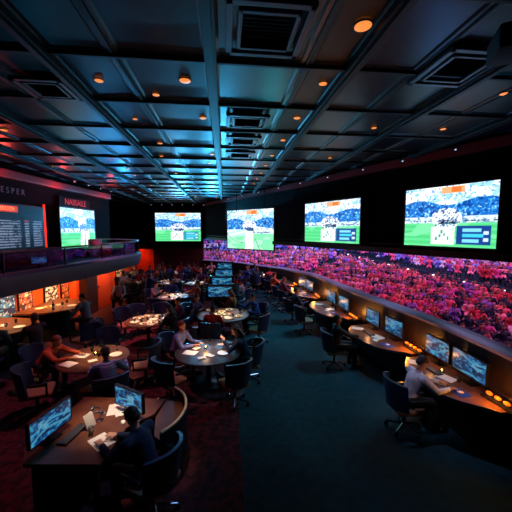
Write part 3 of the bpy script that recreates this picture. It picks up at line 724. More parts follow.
def cloth(name, rgb, rgb2=None, sc=14): return mat('cloth_'+name, rgb, .85, noise=.25 if not rgb2 else 1, nscale=sc, rgb2=rgb2)
def striped(name, a, b_):
    m = mat('cloth_'+name, a, .85); nt = m.node_tree; bs = nt.nodes['Principled BSDF']
    tc = nt.nodes.new('ShaderNodeTexCoord'); wv = nt.nodes.new('ShaderNodeTexWave'); wv.bands_direction = 'Z'; wv.inputs['Scale'].default_value = 9; wv.inputs['Distortion'].default_value = .4
    mx = nt.nodes.new('ShaderNodeMix'); mx.data_type = 'RGBA'; mx.inputs[6].default_value = (*lin(a), 1); mx.inputs[7].default_value = (*lin(b_), 1)
    nt.links.new(tc.outputs['Object'], wv.inputs['Vector']); nt.links.new(wv.outputs['Fac'], mx.inputs[0]); nt.links.new(mx.outputs[2], bs.inputs['Base Color']); return m
C_white = cloth('white_grey', (205, 205, 220)); C_lilac = cloth('lilac', (140, 140, 190)); C_navy = cloth('navy', (22, 40, 72)); C_black = cloth('black', (22, 22, 28))
C_stripe = striped('blue_stripe', (40, 80, 150), (150, 180, 215)); C_orange = cloth('rust', (200, 92, 50)); C_jeans = cloth('jeans', (44, 58, 96)); C_red = cloth('red', (190, 30, 34))
C_grey = cloth('grey', (120, 124, 140)); C_plum = cloth('plum', (90, 50, 90)); C_blue = cloth('blue', (50, 70, 150)); C_dark = cloth('charcoal', (36, 38, 46)); C_pink = cloth('pale_pink', (215, 180, 195))
# ------------------------------------------------------------------ round tables with their chairs, guests and tableware
def table_light(x, y, e, angle=34, col=(1, .68, .38), blend=1.0):
    lamp('table_spot', 'SPOT', (x+.15, y-.1, CEIL-.1), e, col, (x, y, .75), size=.05, angle=angle, blend=blend)
TX, TY = -1.07, 6.53
round_table(TX, TY, .74, 'round black-wood table with the lilac-shirted man and a candle at its centre', M_wooddk); table_light(TX-.02, TY+.1, 1300, 13, (1, .55, .25)); table_light(TX, TY, 800, 22, (.85, .75, .85))
put('candle', TX-.08, TY+.12, .75, 'lit candle at the centre of the table of the lilac-shirted man')
lamp('candle_light', 'POINT', (TX-.08, TY+.12, .93), 5.5, (1, .45, .12), size=.02)
put('menu', TX-.38, TY-.12, .75, 'white sheet lying on the table of the lilac-shirted man near the empty chair', 1.3)
put('plate', TX+.35, TY-.15, .75, 'white plate before the woman in dark navy at the candle table'); put('plate', TX+.42, TY+.3, .75, 'white plate on the far edge of the candle table beyond the woman in dark navy')
put('napkin', TX-.08, TY-.4, .75, 'white napkin at the aisle-near rim of the candle table', .4); put('napkin', TX+.08, TY-.28, .75, 'crumpled white napkin between the plate and the rim of the candle table', -.5)
put('tumbler', TX-.28, TY+.26, .75, 'tumbler beside the hands of the lilac-shirted man'); put('glass', TX-.02, TY+.34, .75, 'wine glass behind the candle on the candle table'); put('napkin', TX-.3, TY+.12, .75, 'white napkin before the lilac-shirted man', 1)
chair(-1.72, 5.80, .6, .75, 'empty tan-seat swivel chair before the candle table, next to the cream-edged curved screen')
chair(-.42, 5.72, -.6, .8, 'empty tan-seat swivel chair before the candle table, on the teal aisle side')
chair(-1.98, 6.98, 1, -.3, 'navy swivel chair the lilac-shirted man sits in'); chair(-.17, 6.62, -1, -.05, 'swivel chair the woman in dark navy sits in at the candle table')
person('man in a lilac grey shirt seated at the candle table, leaning on it', (-1.93, 6.97, 0), (1, -.3), C_lilac, C_dark, 1, M_hairr, lean=.38, head_pitch=.0, lh=(-.1, .56, .80), rh=(.12, .55, .80))
person('woman in dark navy seated at the candle table, hand at her face', (-.25, 6.62, 0), (-1, -.05), C_navy, C_black, 0, M_hair, hair_style='long', lean=.34, head_pitch=.35, lh=(-.08, .47, .98), rh=(.18, .5, .80))

TX, TY = -3.46, 6.2
round_table(TX, TY, .70, 'round brown table with the striped-shirt man and the rust-topped diner', M_wood); table_light(TX+.1, TY+.15, 1500, 20, (1, .62, .34))
put('bottle', TX+.05, TY+.22, .75, 'dark bottle in the middle of the table of the striped-shirt man'); put('bottle', TX+.15, TY+.16, .75, 'dark bottle just beside the middle one on the table of the striped-shirt man')
put('glass', TX+.0, TY+.3, .75, 'wine glass by the bottles on the table of the striped-shirt man'); put('tumbler', TX+.1, TY+.02, .75, 'tumbler of dark drink in front of the bottles of the striped-shirt man')
put('tumbler', TX-.2, TY+.3, .75, 'tumbler beyond the papers on the table of the striped-shirt man'); put('glass', TX+.32, TY+.38, .75, 'wine glass at the far rim of the table of the striped-shirt man')
put('menu', TX-.3, TY+.06, .75, 'white sheet before the rust-topped diner', 1.4); put('menu', TX-.33, TY-.35, .75, 'grey white sheet at the rim near the empty blue-backed chair', 1.2)
put('napkin', TX+.08, TY-.2, .75, 'white napkin at the elbow of the striped-shirt man', .7); put('plate', TX+.42, TY+.1, .75, 'white plate beyond the striped-shirt man'); put('candle', TX-.02, TY+.1, .75, 'lit candle by the bottles on the table of the striped-shirt man')
chair(-4.12, 5.40, .85, .4, 'empty blue-backed tan-seat chair near the rust-topped diner'); chair(-4.67, 6.25, 1, -.1, 'chair the rust-topped diner sits in')
chair(-3.75, 7.32, .2, -1, 'empty navy chair on the far side of the table of the striped-shirt man'); chair(-2.63, 5.17, -.6, .8, 'dark chair the striped-shirt man sits in')
chair(-2.5, 6.55, -1, -.2, 'empty black tan-armed chair between the striped-shirt man and the candle table')
person('diner in a rust orange top with shaved reddish head, reaching over the papers', (-4.62, 6.25, 0), (1, -.1), C_orange, C_dark, 1, M_hairr, lean=.72, head_pitch=.2, lh=(-.12, .80, .80), rh=(.16, .76, .80))
person('man in a blue striped shirt seen from behind, right arm out on the table', (-2.66, 5.24, 0), (-.6, .8), C_stripe, C_black, 2, M_hair, lean=.55, head_pitch=.4, lh=(-.2, .62, .80), rh=(.40, .55, .80))

# the workstation in front: desk, two monitors, man in navy, curved screen with cream rim
ws = thing('workstation_desk', 'brown corner desk with two monitors in front of the man in navy', 'desk', (0, 0, 0))
MB().prism([(-2.78, 4.66), (-1.45, 4.60), (-1.50, 4.2), (-1.78, 3.9), (-1.80, 3.25), (-2.70, 3.25), (-2.88, 3.52)], .705, .75).build('worktop', M_desk, ws, smooth=False)
MB().box((-2.74, 4.08, .36), (.05, 1.0, .69), Matrix.Rotation(-.08, 3, 'Z')).build('side_panel', M_black, ws, smooth=False)
MB().box((-2.1, 4.58, .36), (1.2, .04, .69)).build('back_panel', M_black, ws, smooth=False)
for (x, y) in ((-2.62, 3.33), (-1.9, 3.33)): MB().box((x, y, .35), (.06, .06, .7), bevel=.008).build('leg', M_blackm, ws, smooth=False)
cs = thing('curved_screen', 'low curved navy partition with a bright cream rim beside the man in navy', 'partition', (0, 0, 0))
CC = Vector((-1.66, 4.12)); AR = [(CC.x+.62*math.cos(math.radians(a)), CC.y+.70*math.sin(math.radians(a))) for a in range(-46, 64, 5)]
MB().strip(AR, -.03, 0, .86).build('panel', mat('navy_laminate', (16, 24, 44), .4), cs)
MB().tube([(x+.012, y, .875) for x, y in AR], .018).build('rim', M_cream, cs)
MB().prism([(-1.44, 4.58)]+[(CC.x+.60*math.cos(math.radians(a)), CC.y+.68*math.sin(math.radians(a))) for a in range(40, -47, -6)]+[(-1.35, 3.75), (-1.46, 4.15)], .70, .735).build('shelf', M_desk, cs, smooth=False)
def monitor(label, L, R, z0, H, seed, stand=.1, group=None):
    L = Vector(L); R = Vector(R); c = (L+R)/2; W = (R-L).length
    t = thing('computer_monitor', label, 'monitor', (c.x, c.y, 0), math.atan2(R.y-L.y, R.x-L.x), group)
    picture_grid('display', monitor_picture(seed), W, H, M_disp2, t, (0, -.022, z0+H/2))
    f = MB(); bz = .018
    for sx in (-1, 1): f.box((sx*(W/2+bz/2), 0, z0+H/2), (bz, .05, H+2*bz))
    for sz in (-1, 1): f.box((0, 0, z0+H/2+sz*(H/2+bz/2)), (W, .05, bz))
    f.build('bezel', M_bezel, t, smooth=False)
    MB().box((0, .012, z0+H/2), (W, .04, H), bevel=.01).build('housing', M_black, t, smooth=False)
    MB().cyl((0, .05, .765), (0, .05, z0+H*.4), .022).build('neck', M_blackm, t); MB().box((0, .03, .758), (.24, .18, .014), bevel=.005).build('foot', M_blackm, t)
    return t
def desk_light(p, e, col, target, size=.04, angle=120): lamp('desk_glow', 'SPOT', p, e, col, target, size=size, angle=angle, blend=1)
monitor('slanted monitor at the left end of the corner desk before the man in navy', PZ(29.5, 449, .85).xy, PZ(69.5, 418, .85).xy, .85, .30, 11)
monitor('tilted monitor right behind the head of the man in navy', PZ(117.2, 402, .85).xy, PZ(143, 413, .85).xy, .85, .27, 12)
table_light(-2.1, 4.15, 1100, 19, (1, .70, .5)); table_light(-1.25, 4.1, 260, 13, (1, .75, .5)); lamp('cool_key', 'SPOT', (.6, 4.6, 5.2), 160, (.25, .5, 1), (-1.3, 3.5, .9), size=.1, angle=25, blend=1)  # cool key is an added blue light on the man in navy
chair(-1.24, 3.38, -1, .42, 'dark chair the man in navy sits in at the corner desk')
person('man in a navy top bent over the corner desk with two monitors', (-1.29, 3.40, 0), (-1, .42), C_navy, C_black, 0, M_hair, voxel=.009, lean=.42, head_pitch=.45, lh=(-.16, .60, .80), rh=(.06, .58, .80))
def keyboard(label, x, y, z, rz, L=.42):
    t = thing('keyboard', label, 'keyboard', (x, y, z), rz); MB().box((0, 0, .01), (L, .14, .02), bevel=.006).build('body', M_black, t, smooth=False)
    k = MB()
    for i in range(12):
        for j in range(4): k.box(((i-5.5)*L/13, (j-1.5)*.031, .023), (L/16, .024, .007))
    k.build('keys', mat('grey_keys', (70, 72, 80), .5), t, smooth=False); return t
keyboard('black keyboard under the slanted monitor of the corner desk', -2.42, 3.75, .75, 1.45)
put('menu', -1.98, 3.62, .75, 'white paper sheet under the hands of the man in navy', .9); put('menu', -2.12, 4.32, .75, 'white folded sheet in the middle of the corner desk beyond the cables', .3)
put('napkin', -1.98, 4.2, .75, 'white crumpled sheet at the fingertips of the man in navy', .6)
def mouse(label, x, y, z, rz=0):
    t = thing('computer_mouse', label, 'mouse', (x, y, z), rz); MB().ball((0, 0, .012), (.03, .052, .02), 14, 8).build('body', M_paper, t); MB().cyl((0, .025, .028), (0, .025, .036), .006).build('wheel', M_black, t); return t
mouse('pale computer mouse before the man in navy', -1.87, 4.0, .75, .5)
def headset(label, x, y, z, rz=0):
    t = thing('headset', label, 'headset', (x, y, z), rz); MB().tube([(.08*math.cos(a), .09*math.sin(a), .02) for a in np.linspace(0, PI, 12)], .009).build('band', M_chrome, t)
    for sx in (-1, 1): MB().cyl((sx*.08, 0, .002), (sx*.08, 0, .035), .034, .03).build('ear_cup', M_chrome, t)
    return t
headset('silver headset lying between the slanted monitor and the papers of the corner desk', -2.32, 4.15, .75, .6)
def phone_stand(label, x, y, z, rz):
    t = thing('tablet_stand', label, 'tablet', (x, y, z), rz); MB().box((0, 0, .10), (.15, .012, .2), Matrix.Rotation(-.35, 3, 'X'), bevel=.004).build('tablet', M_paper, t); MB().box((0, .05, .006), (.12, .14, .012), bevel=.004).build('base', M_blackm, t); return t
phone_stand('small white tablet on a stand beside the silver headset', -2.28, 3.9, .75, 1.3)
put('tumbler', -2.18, 3.75, .75, 'tumbler on the corner desk between the keyboard and the white sheet')
lamp_t = thing('desk_lamp', 'slender silver desk lamp on the corner desk by the headset', 'lamp', (-2.22, 4.05, .75))
MB().lathe([(.05, 0), (.05, .012), (.01, .02)], seg=20).build('base', M_chrome, lamp_t); MB().tube([(0, 0, .01), (.0, .02, .17), (-.05, -.02, .22)], .007).build('arm', M_chrome, lamp_t); MB().cyl((-.05, -.02, .225), (-.08, -.05, .19), .015, .035).build('lamp_shade', M_chrome, lamp_t)

# tables further back
random.seed(21)
def side_of(x, y, u, v):
    dx, dy = u-x, v-y; a = math.degrees(math.atan2(dy, dx)) % 360
    return ('aisle side', 'far aisle side', 'far side', 'far balcony side', 'balcony side', 'near balcony side', 'near side', 'near aisle side')[int(((a+22.5) % 360)//45)]
def set_table(x, y, r, phrase, n_food, n_glass, group, e=70, m=M_wood, col=(1, .66, .36), bottles=1, plates=2, ang=26):
    round_table(x, y, r, 'round brown table, '+phrase, m); table_light(x, y, e*9, ang*.8, col)
    k = 0; spots = []
    def spot(mind=.17):
        for _ in range(200):
            a = random.uniform(0, 2*PI); d = (r-.14)*math.sqrt(random.random()); q = (x+d*math.cos(a), y+d*math.sin(a))
            if all((q[0]-u)**2+(q[1]-v)**2 > mind**2 for u, v in spots): spots.append(q); return q
        return None
    for kind, n, what, md in (('food', n_food, 'plate of food', .26), ('plate', plates, 'empty white plate', .26), ('bottle', bottles, 'dark bottle', .16), ('glass', n_glass, 'wine glass', .16), ('tumbler', n_glass//2, 'tumbler', .16), ('napkin', 2, 'white napkin', .16)):
        for _ in range(n):
            q = spot(md)
            if q: put(kind, q[0], q[1], .75, what+' on '+phrase+', '+side_of(x, y, *q), random.uniform(0, 3), what+' set on '+phrase)
    put('candle', x, y+.02, .75, 'lit candle in the middle of '+phrase)
set_table(-3.26, 8.85, .66, 'the food-heaped table behind the striped-shirt man', 6, 6, '', 230, col=(1, .58, .28))
set_table(-1.07, 9.45, .84, 'the table before the televisions', 6, 5, '', 200)
set_table(-3.39, 12.1, .62, 'the table midway between balcony and televisions', 4, 2, '', 150)
set_table(-4.5, 15.5, .75, 'the table by the balcony tip', 3, 2, '', 160, col=(1, .8, .6))
set_table(-3.05, 15.2, .55, 'the table beside the farthest televisions', 3, 2, '', 120, col=(1, .75, .5))
set_table(-5.2, 19.0, .65, 'the table before the orange wall panel', 3, 1, '', 120)
set_table(-3.2, 19.5, .65, 'the table before the wine-red slats', 3, 1, '', 120)
set_table(.35, 17.8, .62, 'the table at the end of the teal aisle', 2, 2, '', 150, col=(1, .75, .55))
def ring(x, y, r, angs, lab, group, d=.42):
    out = []
    for a in angs:
        c, s = math.cos(math.radians(a)), math.sin(math.radians(a)); chair(x+(r+d)*c, y+(r+d)*s, -c, -s, lab+', '+side_of(x, y, x+c, y+s), group); out.append((x+(r+d-.05)*c, y+(r+d-.05)*s, -c, -s))
    return out
# far guests: four seated figures, copied with their own tops and hair
def proto_guest(**k): return person('x', (0, -30, 0), (0, 1), C_navy, C_black, voxel=.02, fine=False, **k)
GU = [proto_guest(lean=.2, head_pitch=.15), proto_guest(lean=.35, head_pitch=.3, hair_style='long', lh=(-.1, .5, .8), rh=(.2, .45, .85)), proto_guest(lean=.05, head_pitch=0, lh=(-.2, .35, .66), rh=(.15, .5, .82)), proto_guest(lean=.28, head_pitch=.2, head_yaw=.5, rh=(.2, .5, .95))]
GU_USED = [False]*4
def guest(k, seat, label, shirt, skin=0, hair=None, group=None):
    x, y, dx, dy = seat
    o = copy_tree(GU[k]) if GU_USED[k] else GU[k]; GU_USED[k] = True
    o.location = (x, y, 0); o.rotation_euler = (0, 0, facing(dx, dy)); o['label'] = label
    if group: o['group'] = group
    elif 'group' in o: del o['group']
    for c in bpy.data.objects[o.name].children if False else children_of(o):
        if c.name.startswith('shirt'): c.material_slots[0].link = 'OBJECT'; c.material_slots[0].material = shirt
        if c.name.startswith('hair'): c.material_slots[0].link = 'OBJECT'; c.material_slots[0].material = hair or M_hair
        if c.name.startswith('body'): c.material_slots[0].link = 'OBJECT'; c.material_slots[0].material = M_skin[skin]
    return o
P3 = ring(-3.26, 8.85, .66, (205, 150, 335, 30, 90), 'navy chair at the food-heaped table behind the striped-shirt man', 'chairs at the food-heaped table')
guest(1, P3[2], 'dark-topped guest with long hair at the aisle side of the food-heaped table', C_black, 2); guest(0, P3[3], 'guest in plum top on the far side of the food-heaped table', C_plum, 1)
P4 = ring(-1.07, 9.45, .84, (155, 25, 100, 335, 262), 'dark chair at the table before the televisions', 'chairs at the television table')
guest(1, P4[0], 'auburn-haired woman in plum at the table before the televisions', C_plum, 0, M_hairr); guest(3, P4[1], 'guest in blue on the aisle side of the table before the televisions', C_blue, 1)
guest(0, P4[4], 'guest in a bright red top at the table before the televisions', C_red, 1)
P5 = ring(-3.39, 12.1, .62, (20, 110, 160, 250, 310), 'dark chair at the table midway between balcony and televisions', 'chairs at the midway table')
guest(2, P5[0], 'guest in rust top at the midway table, on the television side', C_orange, 1, M_hairr); guest(0, P5[1], 'guest in navy behind the midway table', C_blue, 1); guest(3, P5[2], 'guest in grey at the midway table on the balcony side', C_grey, 0)
TOPS = [C_navy, C_plum, C_red, C_grey, C_pink, C_orange, C_blue, C_dark]; TN = ['navy', 'plum', 'red', 'grey', 'pale pink', 'rust', 'blue', 'charcoal']
def far_ring(x, y, r, angs, where, skip=()):
    S = ring(x, y, r, angs, 'dark chair around the table '+where, 'chairs at the table '+where)
    for i, s in enumerate(S):
        if i in skip: continue
        k = random.randrange(8); guest(random.randrange(4), s, 'guest in '+TN[k]+', table '+where+', '+side_of(x, y, s[0], s[1]), TOPS[k], random.randrange(3), random.choice([M_hair, M_hairr]), 'guests at the table '+where)
far_ring(-4.5, 15.5, .75, (75, 120, 170, 230, 300), 'by the balcony tip')
far_ring(-3.05, 15.2, .55, (30, 85, 330), 'beside the farthest televisions')
far_ring(-5.2, 19.0, .65, (20, 80, 150, 210, 270, 330), 'before the orange wall panel')
far_ring(-3.2, 19.5, .65, (20, 80, 150, 210, 270, 330), 'before the wine-red slats')
far_ring(.35, 17.8, .62, (115, 160, 205, 250, 295), 'at the end of the teal aisle')
for i, (x, y) in enumerate(((-6.2, 13.4), (-6.3, 15.2), (-6.6, 17.2))):
    ph_ = ('', 'beyond the pale pink guest', 'in the corner under the balcony')[i]
    set_table(x, y, .5, 'the table '+ph_, 2, 1, '', 40, bottles=0, plates=1) if i else None
    if i: far_ring(x, y, .5, (0, 75, 150, 285), ph_)
guest(2, (-5.9, 12.75, .2, -1), 'guest in pale pink top seated near the orange door under the balcony', C_pink, 0); chair(-5.9, 12.8, .2, -1, 'chair of the guest in pale pink near the orange door')
guest(3, (-5.45, 13.6, -.6, -.6), 'guest in charcoal behind the one in pale pink', C_dark, 1); chair(-5.42, 13.65, -.6, -.6, 'chair of the charcoal guest behind the one in pale pink')
chair(-3.95, 9.75, .5, -.8, 'blue-backed empty chair standing alone on the red carpet past the food-heaped table')
# guests between the televisions and the aisle
for i, (x, y, dx, dy, k, g) in enumerate(((-.75, 11.7, -.3, 1, 0, 1), (-.55, 12.9, -1, .2, 4, 3), (-.9, 14.1, .2, 1, 2, 2), (-.8, 15.6, -.5, .8, 6, 0), (-.75, 10.75, -.8, .2, 5, 1))):
    nm = ('first', 'second', 'third', 'fourth', 'auburn-haired')[i]
    chair(x, y, dx, dy, 'dark chair of the '+nm+' guest in the file along the televisions'); guest(g, (x, y, dx, dy), nm+' guest, in '+TN[k]+', in the file between the televisions and the teal aisle', TOPS[k], i % 3, M_hairr if i == 4 else None)

# row of televisions on stands down the middle
for i, (px, Y, lab) in enumerate(((219.5, 10.9, 'big black-framed television on a stand, nearest of the row down the middle'), (221.5, 12.9, 'television on a stand, second of the row down the middle'), (223.5, 15.2, 'television on a stand, third of the row down the middle'), (224.5, 18.2, 'television on a stand, farthest of the row down the middle'))):
    x = (px-256)/300*Y; t = thing('television', lab, 'television', (x, Y, 0), .09); W, H = .84, .36; zc = 1.2+.05*(i > 1)
    picture_grid('display', monitor_picture(40+i), W, H, M_disp2, t, (0, -.045, zc))
    f = MB()
    for sx in (-1, 1): f.box((sx*(W/2+.05), 0, zc-.03), (.1, .09, H+.26))
    f.box((0, 0, zc+H/2+.03), (W+.2, .09, .06)); f.box((0, 0, zc-H/2-.08), (W+.2, .09, .16)); f.build('bezel', M_bezel, t, smooth=False)
    MB().box((0, .03, zc-.02), (W+.1, .08, H+.18)).build('housing', M_black, t, smooth=False); MB().box((0, .03, .5), (.5, .1, .98)).build('pedestal', M_black, t, smooth=False); MB().box((0, .03, .02), (.8, .45, .04), bevel=.01).build('base', M_blackm, t, smooth=False)

# ------------------------------------------------------------------ bar along the lit wall under the balcony
POST = [(8.15, 8.80, 'blue', 'blue framed poster at the near end of the orange wall'), (8.86, 9.48, 'red', 'red and black framed poster next to the blue one'), (9.98, 10.72, 'grey', 'black and white framed poster on the orange wall'), (10.84, 11.32, 'dark', 'dark red picture beside the lit orange pillar'), ]
for y0, y1, k, lab in POST:
    t = thing('framed_poster', lab, 'poster', (-7.17, (y0+y1)/2, 1.3), PI/2); W = y1-y0-.04; H = .92
    picture_grid('print', poster_picture(k), W-.06, H-.06, M_poster, t, (0, -.02, 0))
    f = MB()
    for sx in (-1, 1): f.box((sx*(W/2-.015), 0, 0), (.03, .05, H))
    for sz in (-1, 1): f.box((0, 0, sz*(H/2-.015)), (W, .05, .03))
    f.build('frame', M_bezel, t, smooth=False)
t = thing('framed_poster', 'pale framed poster past the orange door under the balcony', 'poster', (-8.07, 17.6, 1.2), PI/2); picture_grid('print', poster_picture('grey'), 1.0, 1.2, M_poster, t, (0, -.02, 0)); MB().box((0, .0, 0), (1.06, .03, 1.26)).build('frame', M_bezel, t, smooth=False)
def half_table(y0, y1, label):
    yc = (y0+y1)/2; r = (y1-y0)/2; poly = [(-7.2, y0)]+[(-7.0+1.35*math.cos(a)**.7 if math.cos(a) > 0 else -7.0, yc+r*math.sin(a)) for a in np.linspace(-PI/2+.01, PI/2-.01, 20)]+[(-7.2, y1)]
    t = thing('bar_counter', label, 'counter', (0, 0, 0)); MB().prism(poly, .95, 1.0).build('countertop', M_wood, t, smooth=False)
    MB().prism([(-7.2, y0+.25)]+[(-7.0+.95*math.cos(a), yc+(r-.3)*math.sin(a)) for a in np.linspace(-PI/2, PI/2, 16)]+[(-7.2, y1-.25)], 0, .95).build('front_panel', M_black, t); return yc
half_table(6.6, 8.25, 'rounded bar counter below the blue and red posters'); half_table(8.6, 10.6, 'rounded bar counter below the black and white poster')
random.seed(5)
for (yc, ph_) in ((7.45, 'rounded counter below the blue poster'), (9.6, 'rounded counter below the black and white poster')):
    for i in range(7):
        kind = ('plate', 'food', 'napkin', 'tumbler', 'bottle', 'glass', 'plate')[i]; what = dict(plate='white plate', food='plate of food', napkin='white napkin', tumbler='tumbler', bottle='dark bottle', glass='wine glass')[kind]
        put(kind, -6.75+.17*i*(.75), yc-.42+.28*(i % 4)-.03*i, 1.0, what+' on the '+ph_, i, what+'s on the '+ph_ if kind == 'plate' else None)
lamp('bar_spot', 'SPOT', (-6.3, 7.5, 2.03), 110, (1, .6, .3), (-6.3, 7.5, 1), size=.05, angle=100, blend=1); lamp('bar_spot', 'SPOT', (-6.3, 9.6, 2.03), 110, (1, .6, .3), (-6.3, 9.6, 1), size=.05, angle=100, blend=1)
def bar_person(k, x, y, dx, dy, label, shirt, lift, skin=1, hair=None):
    g = guest(k, (x, y, dx, dy), label, shirt, skin, hair); g.location.z = lift; s = thing('bar_stool', 'stool of the '+' '.join(label.split()[:9]), 'stool', (x, y, 0))
    MB().lathe([(.17, .46+lift-.07), (.19, .46+lift-.03), (.17, .46+lift)], seg=20).build('seat', M_back, s); MB().cyl((0, 0, .02), (0, 0, .4+lift), .03).build('post', M_blackm, s); MB().lathe([(.2, 0), (.2, .02), (.04, .05)], seg=20).build('base', M_blackm, s)
bar_person(2, -5.1, 6.75, -1, .45, 'dark broad guest in black at the counter seen from behind', C_black, .22, 2); bar_person(3, -5.15, 8.95, -1, .3, 'guest in grey leaning on the farther rounded counter', C_grey, .2, 0)
bar_person(0, -5.75, 6.35, -.5, .8, 'guest in blue jeans and grey top at the near end of the counter', C_grey, .18, 1)
cb = chair(-4.75, 8.1, -1, .2, 'dark chair standing at the farther counter by the guest in grey')

# balcony set
t = thing('small_screen', 'small glowing blue screen standing behind the balcony glass', 'screen', (-5.75, 7.9, 2.24), PI/2-.5); picture_grid('display', monitor_picture(77), .36, .16, M_disp2, t, (0, -.03, .42)); MB().box((0, 0, .42), (.4, .04, .2), bevel=.008).build('housing', M_black, t, smooth=False); MB().box((0, .02, .17), (.06, .05, .33)).build('stand', M_blackm, t, smooth=False)

# ------------------------------------------------------------------ betting desks along the ledge
ST = [('A', 4.25, 6.28, 'nearest betting desk, of the white-shirted man'), ('B', 6.42, 8.45, 'second betting desk from the white-shirted man'), ('C', 8.95, 11.3, 'third betting desk from the white-shirted man'), ('D', 11.7, 14.0, 'fourth betting desk from the white-shirted man'), ('E', 14.3, 16.4, 'farthest betting desk at the end of the ledge')]
DEPTH = {'A': .95, 'B': .95, 'C': 1.0, 'D': .9, 'E': .8}
ORD = {'A': 'nearest desk', 'B': 'second desk', 'C': 'third desk', 'D': 'fourth desk', 'E': 'farthest desk'}
def along(y, d):
    e = .2; dx = (xp(y+e)-xp(y-e))/(2*e); n = Vector((-1, dx)).normalized(); return Vector((xp(y), y))+n*d
random.seed(9)
for key, y0, y1, lab in ST:
    dp = DEPTH[key]; on = ORD[key]
    back = [along(y0+(y1-y0)*k/14, .02) for k in range(15)]
    front = []
    for k in range(21):
        u = k/20; d = dp*(.42+.58*(1-abs(2*(u-.04)-1)**3.2) if u < .97 else .6); front.append(along(y0+(y1-y0)*u, max(d, .35)))
    t = thing('betting_desk', lab+', wooden with bowed front', 'desk', (0, 0, 0))
    MB().prism([tuple(p) for p in back]+[tuple(p) for p in front[::-1]], .705, .75).build('worktop', M_desk, t, smooth=False)
    MB().strip([tuple(p) for p in front], .012, .70, .756).build('edge_band', mat('edge_metal', (70, 72, 110), .3, .6), t)
    MB().prism([tuple(along(y0+.1+(y1-y0-.2)*k/8, .03)) for k in range(9)]+[tuple(along(y0+.1+(y1-y0-.2)*k/8, dp*.55)) for k in range(8, -1, -1)], 0, .70).build('base_panel', M_black, t, smooth=False)
MON = [('A', (455.5, 364), (488, 381), .9, .36, 'monitor on the nearest betting desk, to the right of the white-shirted man'), ('A', (425.5, 346.5), (448.3, 359), .9, .36, 'monitor on the nearest betting desk, straight behind the head of the white-shirted man'),
       ('B', (386, 325.3), (401, 334.3), .9, .36, 'monitor on the second betting desk, nearer to the white-shirted man'), ('B', (370, 316.3), (383.5, 323.3), .9, .36, 'monitor on the second betting desk, farther from the white-shirted man'),
       ('C', (345, 303.5), (354, 309), .9, .36, 'nearer monitor of the pair on the third betting desk'), ('C', (334, 297), (341.5, 302), .9, .36, 'farther monitor of the pair on the third betting desk'),
       ('D', (316.4, 287.5), (321, 291), .9, .36, 'nearer monitor of the pair on the fourth betting desk'), ('D', (309.5, 284), (313.8, 287.2), .9, .36, 'farther monitor of the pair on the fourth betting desk')]
for i, (k, a, b_, z0, H, lab) in enumerate(MON):
    A_, B_ = PZ(*a, z0), PZ(*b_, z0)
    ym = (A_.y+B_.y)/2+(-.10, -.17, -.28, -.3, -.2, -.2, 0, 0)[i]; wd = min((A_-B_).length, .78)/2*(1.1, .95, .8, .8, .9, .9, 1, 1)[i]
    p0 = along(ym+wd, .16); p1 = along(ym-wd, .16)
    monitor(lab, p0, p1, z0, H, 60+i)
def amber(label, p, rz):
    t = thing('amber_lamp', label, 'lamp', (p.x, p.y, .75), rz); MB().box((0, 0, .02), (.16, .62, .04), bevel=.01).build('base', M_black, t, smooth=False)
    for k in range(4):
        MB().ball((0, -.225+.15*k, .075), (.034, .055, .03), 14, 10).build('bulb', M_amber, t)
    MB().tube([(.06, -.3, .04), (.06, -.3, .14), (.06, .3, .14), (.06, .3, .04)], .008).build('guard', M_blackm, t)
for y, lab, e in ((4.42, 'row of glowing amber bulbs at the near end of the nearest betting desk', 6), (6.62, 'row of glowing amber bulbs between the nearest and second betting desks', 7), (9.05, 'row of glowing amber bulbs between the second and third betting desks', 8), (11.95, 'row of glowing amber bulbs between the third and fourth betting desks', 8), (14.6, 'row of glowing amber bulbs between the fourth and farthest betting desks', 10)):
    p = along(y, .17); amber(lab, p, .12)
    q = along(y, .34); lamp('amber_light', 'POINT', (q.x, q.y, .92), e*1.9, (1, .34, .04), size=.05)
for y in (5.75, 7.9, 10.2, 13.1):
    q = along(y, .42); lamp('under_monitor_light', 'POINT', (q.x, q.y, 1.0), 3.0, (1, .42, .12), size=.03)
for (k, y0, y1, _) in ST[:4]:
    on = ORD[k]; n = y1-y0; yc = (y0+y1)/2
    p = along(yc+.35, .48); keyboard('black keyboard on the '+on+' along the ledge', p.x, p.y, .75, PI/2+.15)
    p = along(yc-.45, .55); o = thing('mouse_pad', 'blue mouse pad on the '+on+' along the ledge', 'mouse pad', (p.x, p.y, .75), .3); MB().box((0, 0, .003), (.22, .26, .006), bevel=.002).build('pad', M_blueled, o, smooth=False)
    mouse('white computer mouse on the pad of the '+on+' along the ledge', p.x, p.y, .757, 1.2)
    p = along(yc+.05, .42); put('menu', p.x, p.y, .75, 'white paper sheet in the middle of the '+on+' along the ledge', .5)
    p = along(yc+.75, .55); put('menu', p.x, p.y, .75, 'white paper sheet at the far end of the '+on+' along the ledge', 1.1)
    p = along(yc-.12, .62); put('napkin', p.x, p.y, .75, 'white notepad at the front of the '+on+' along the ledge', .9)
    p = along(yc-.1, .3); put('tumbler', p.x, p.y, .75, 'tumbler under the monitors of the '+on+' along the ledge')
    lamp('desk_fill', 'SPOT', (along(yc, .75).x, yc, 3.9), 110, (.75, .68, 1.0), (along(yc, .5).x, yc, .75), size=.05, angle=50, blend=1)  # added violet fill over each worktop, without any task lamp
put('candle', along(5.5, .35).x, 5.5, .75, 'small bright candle below the monitors of the white-shirted man')
chair(2.56, 4.93, 1, .1, 'black swivel chair with chrome base of the white-shirted man')
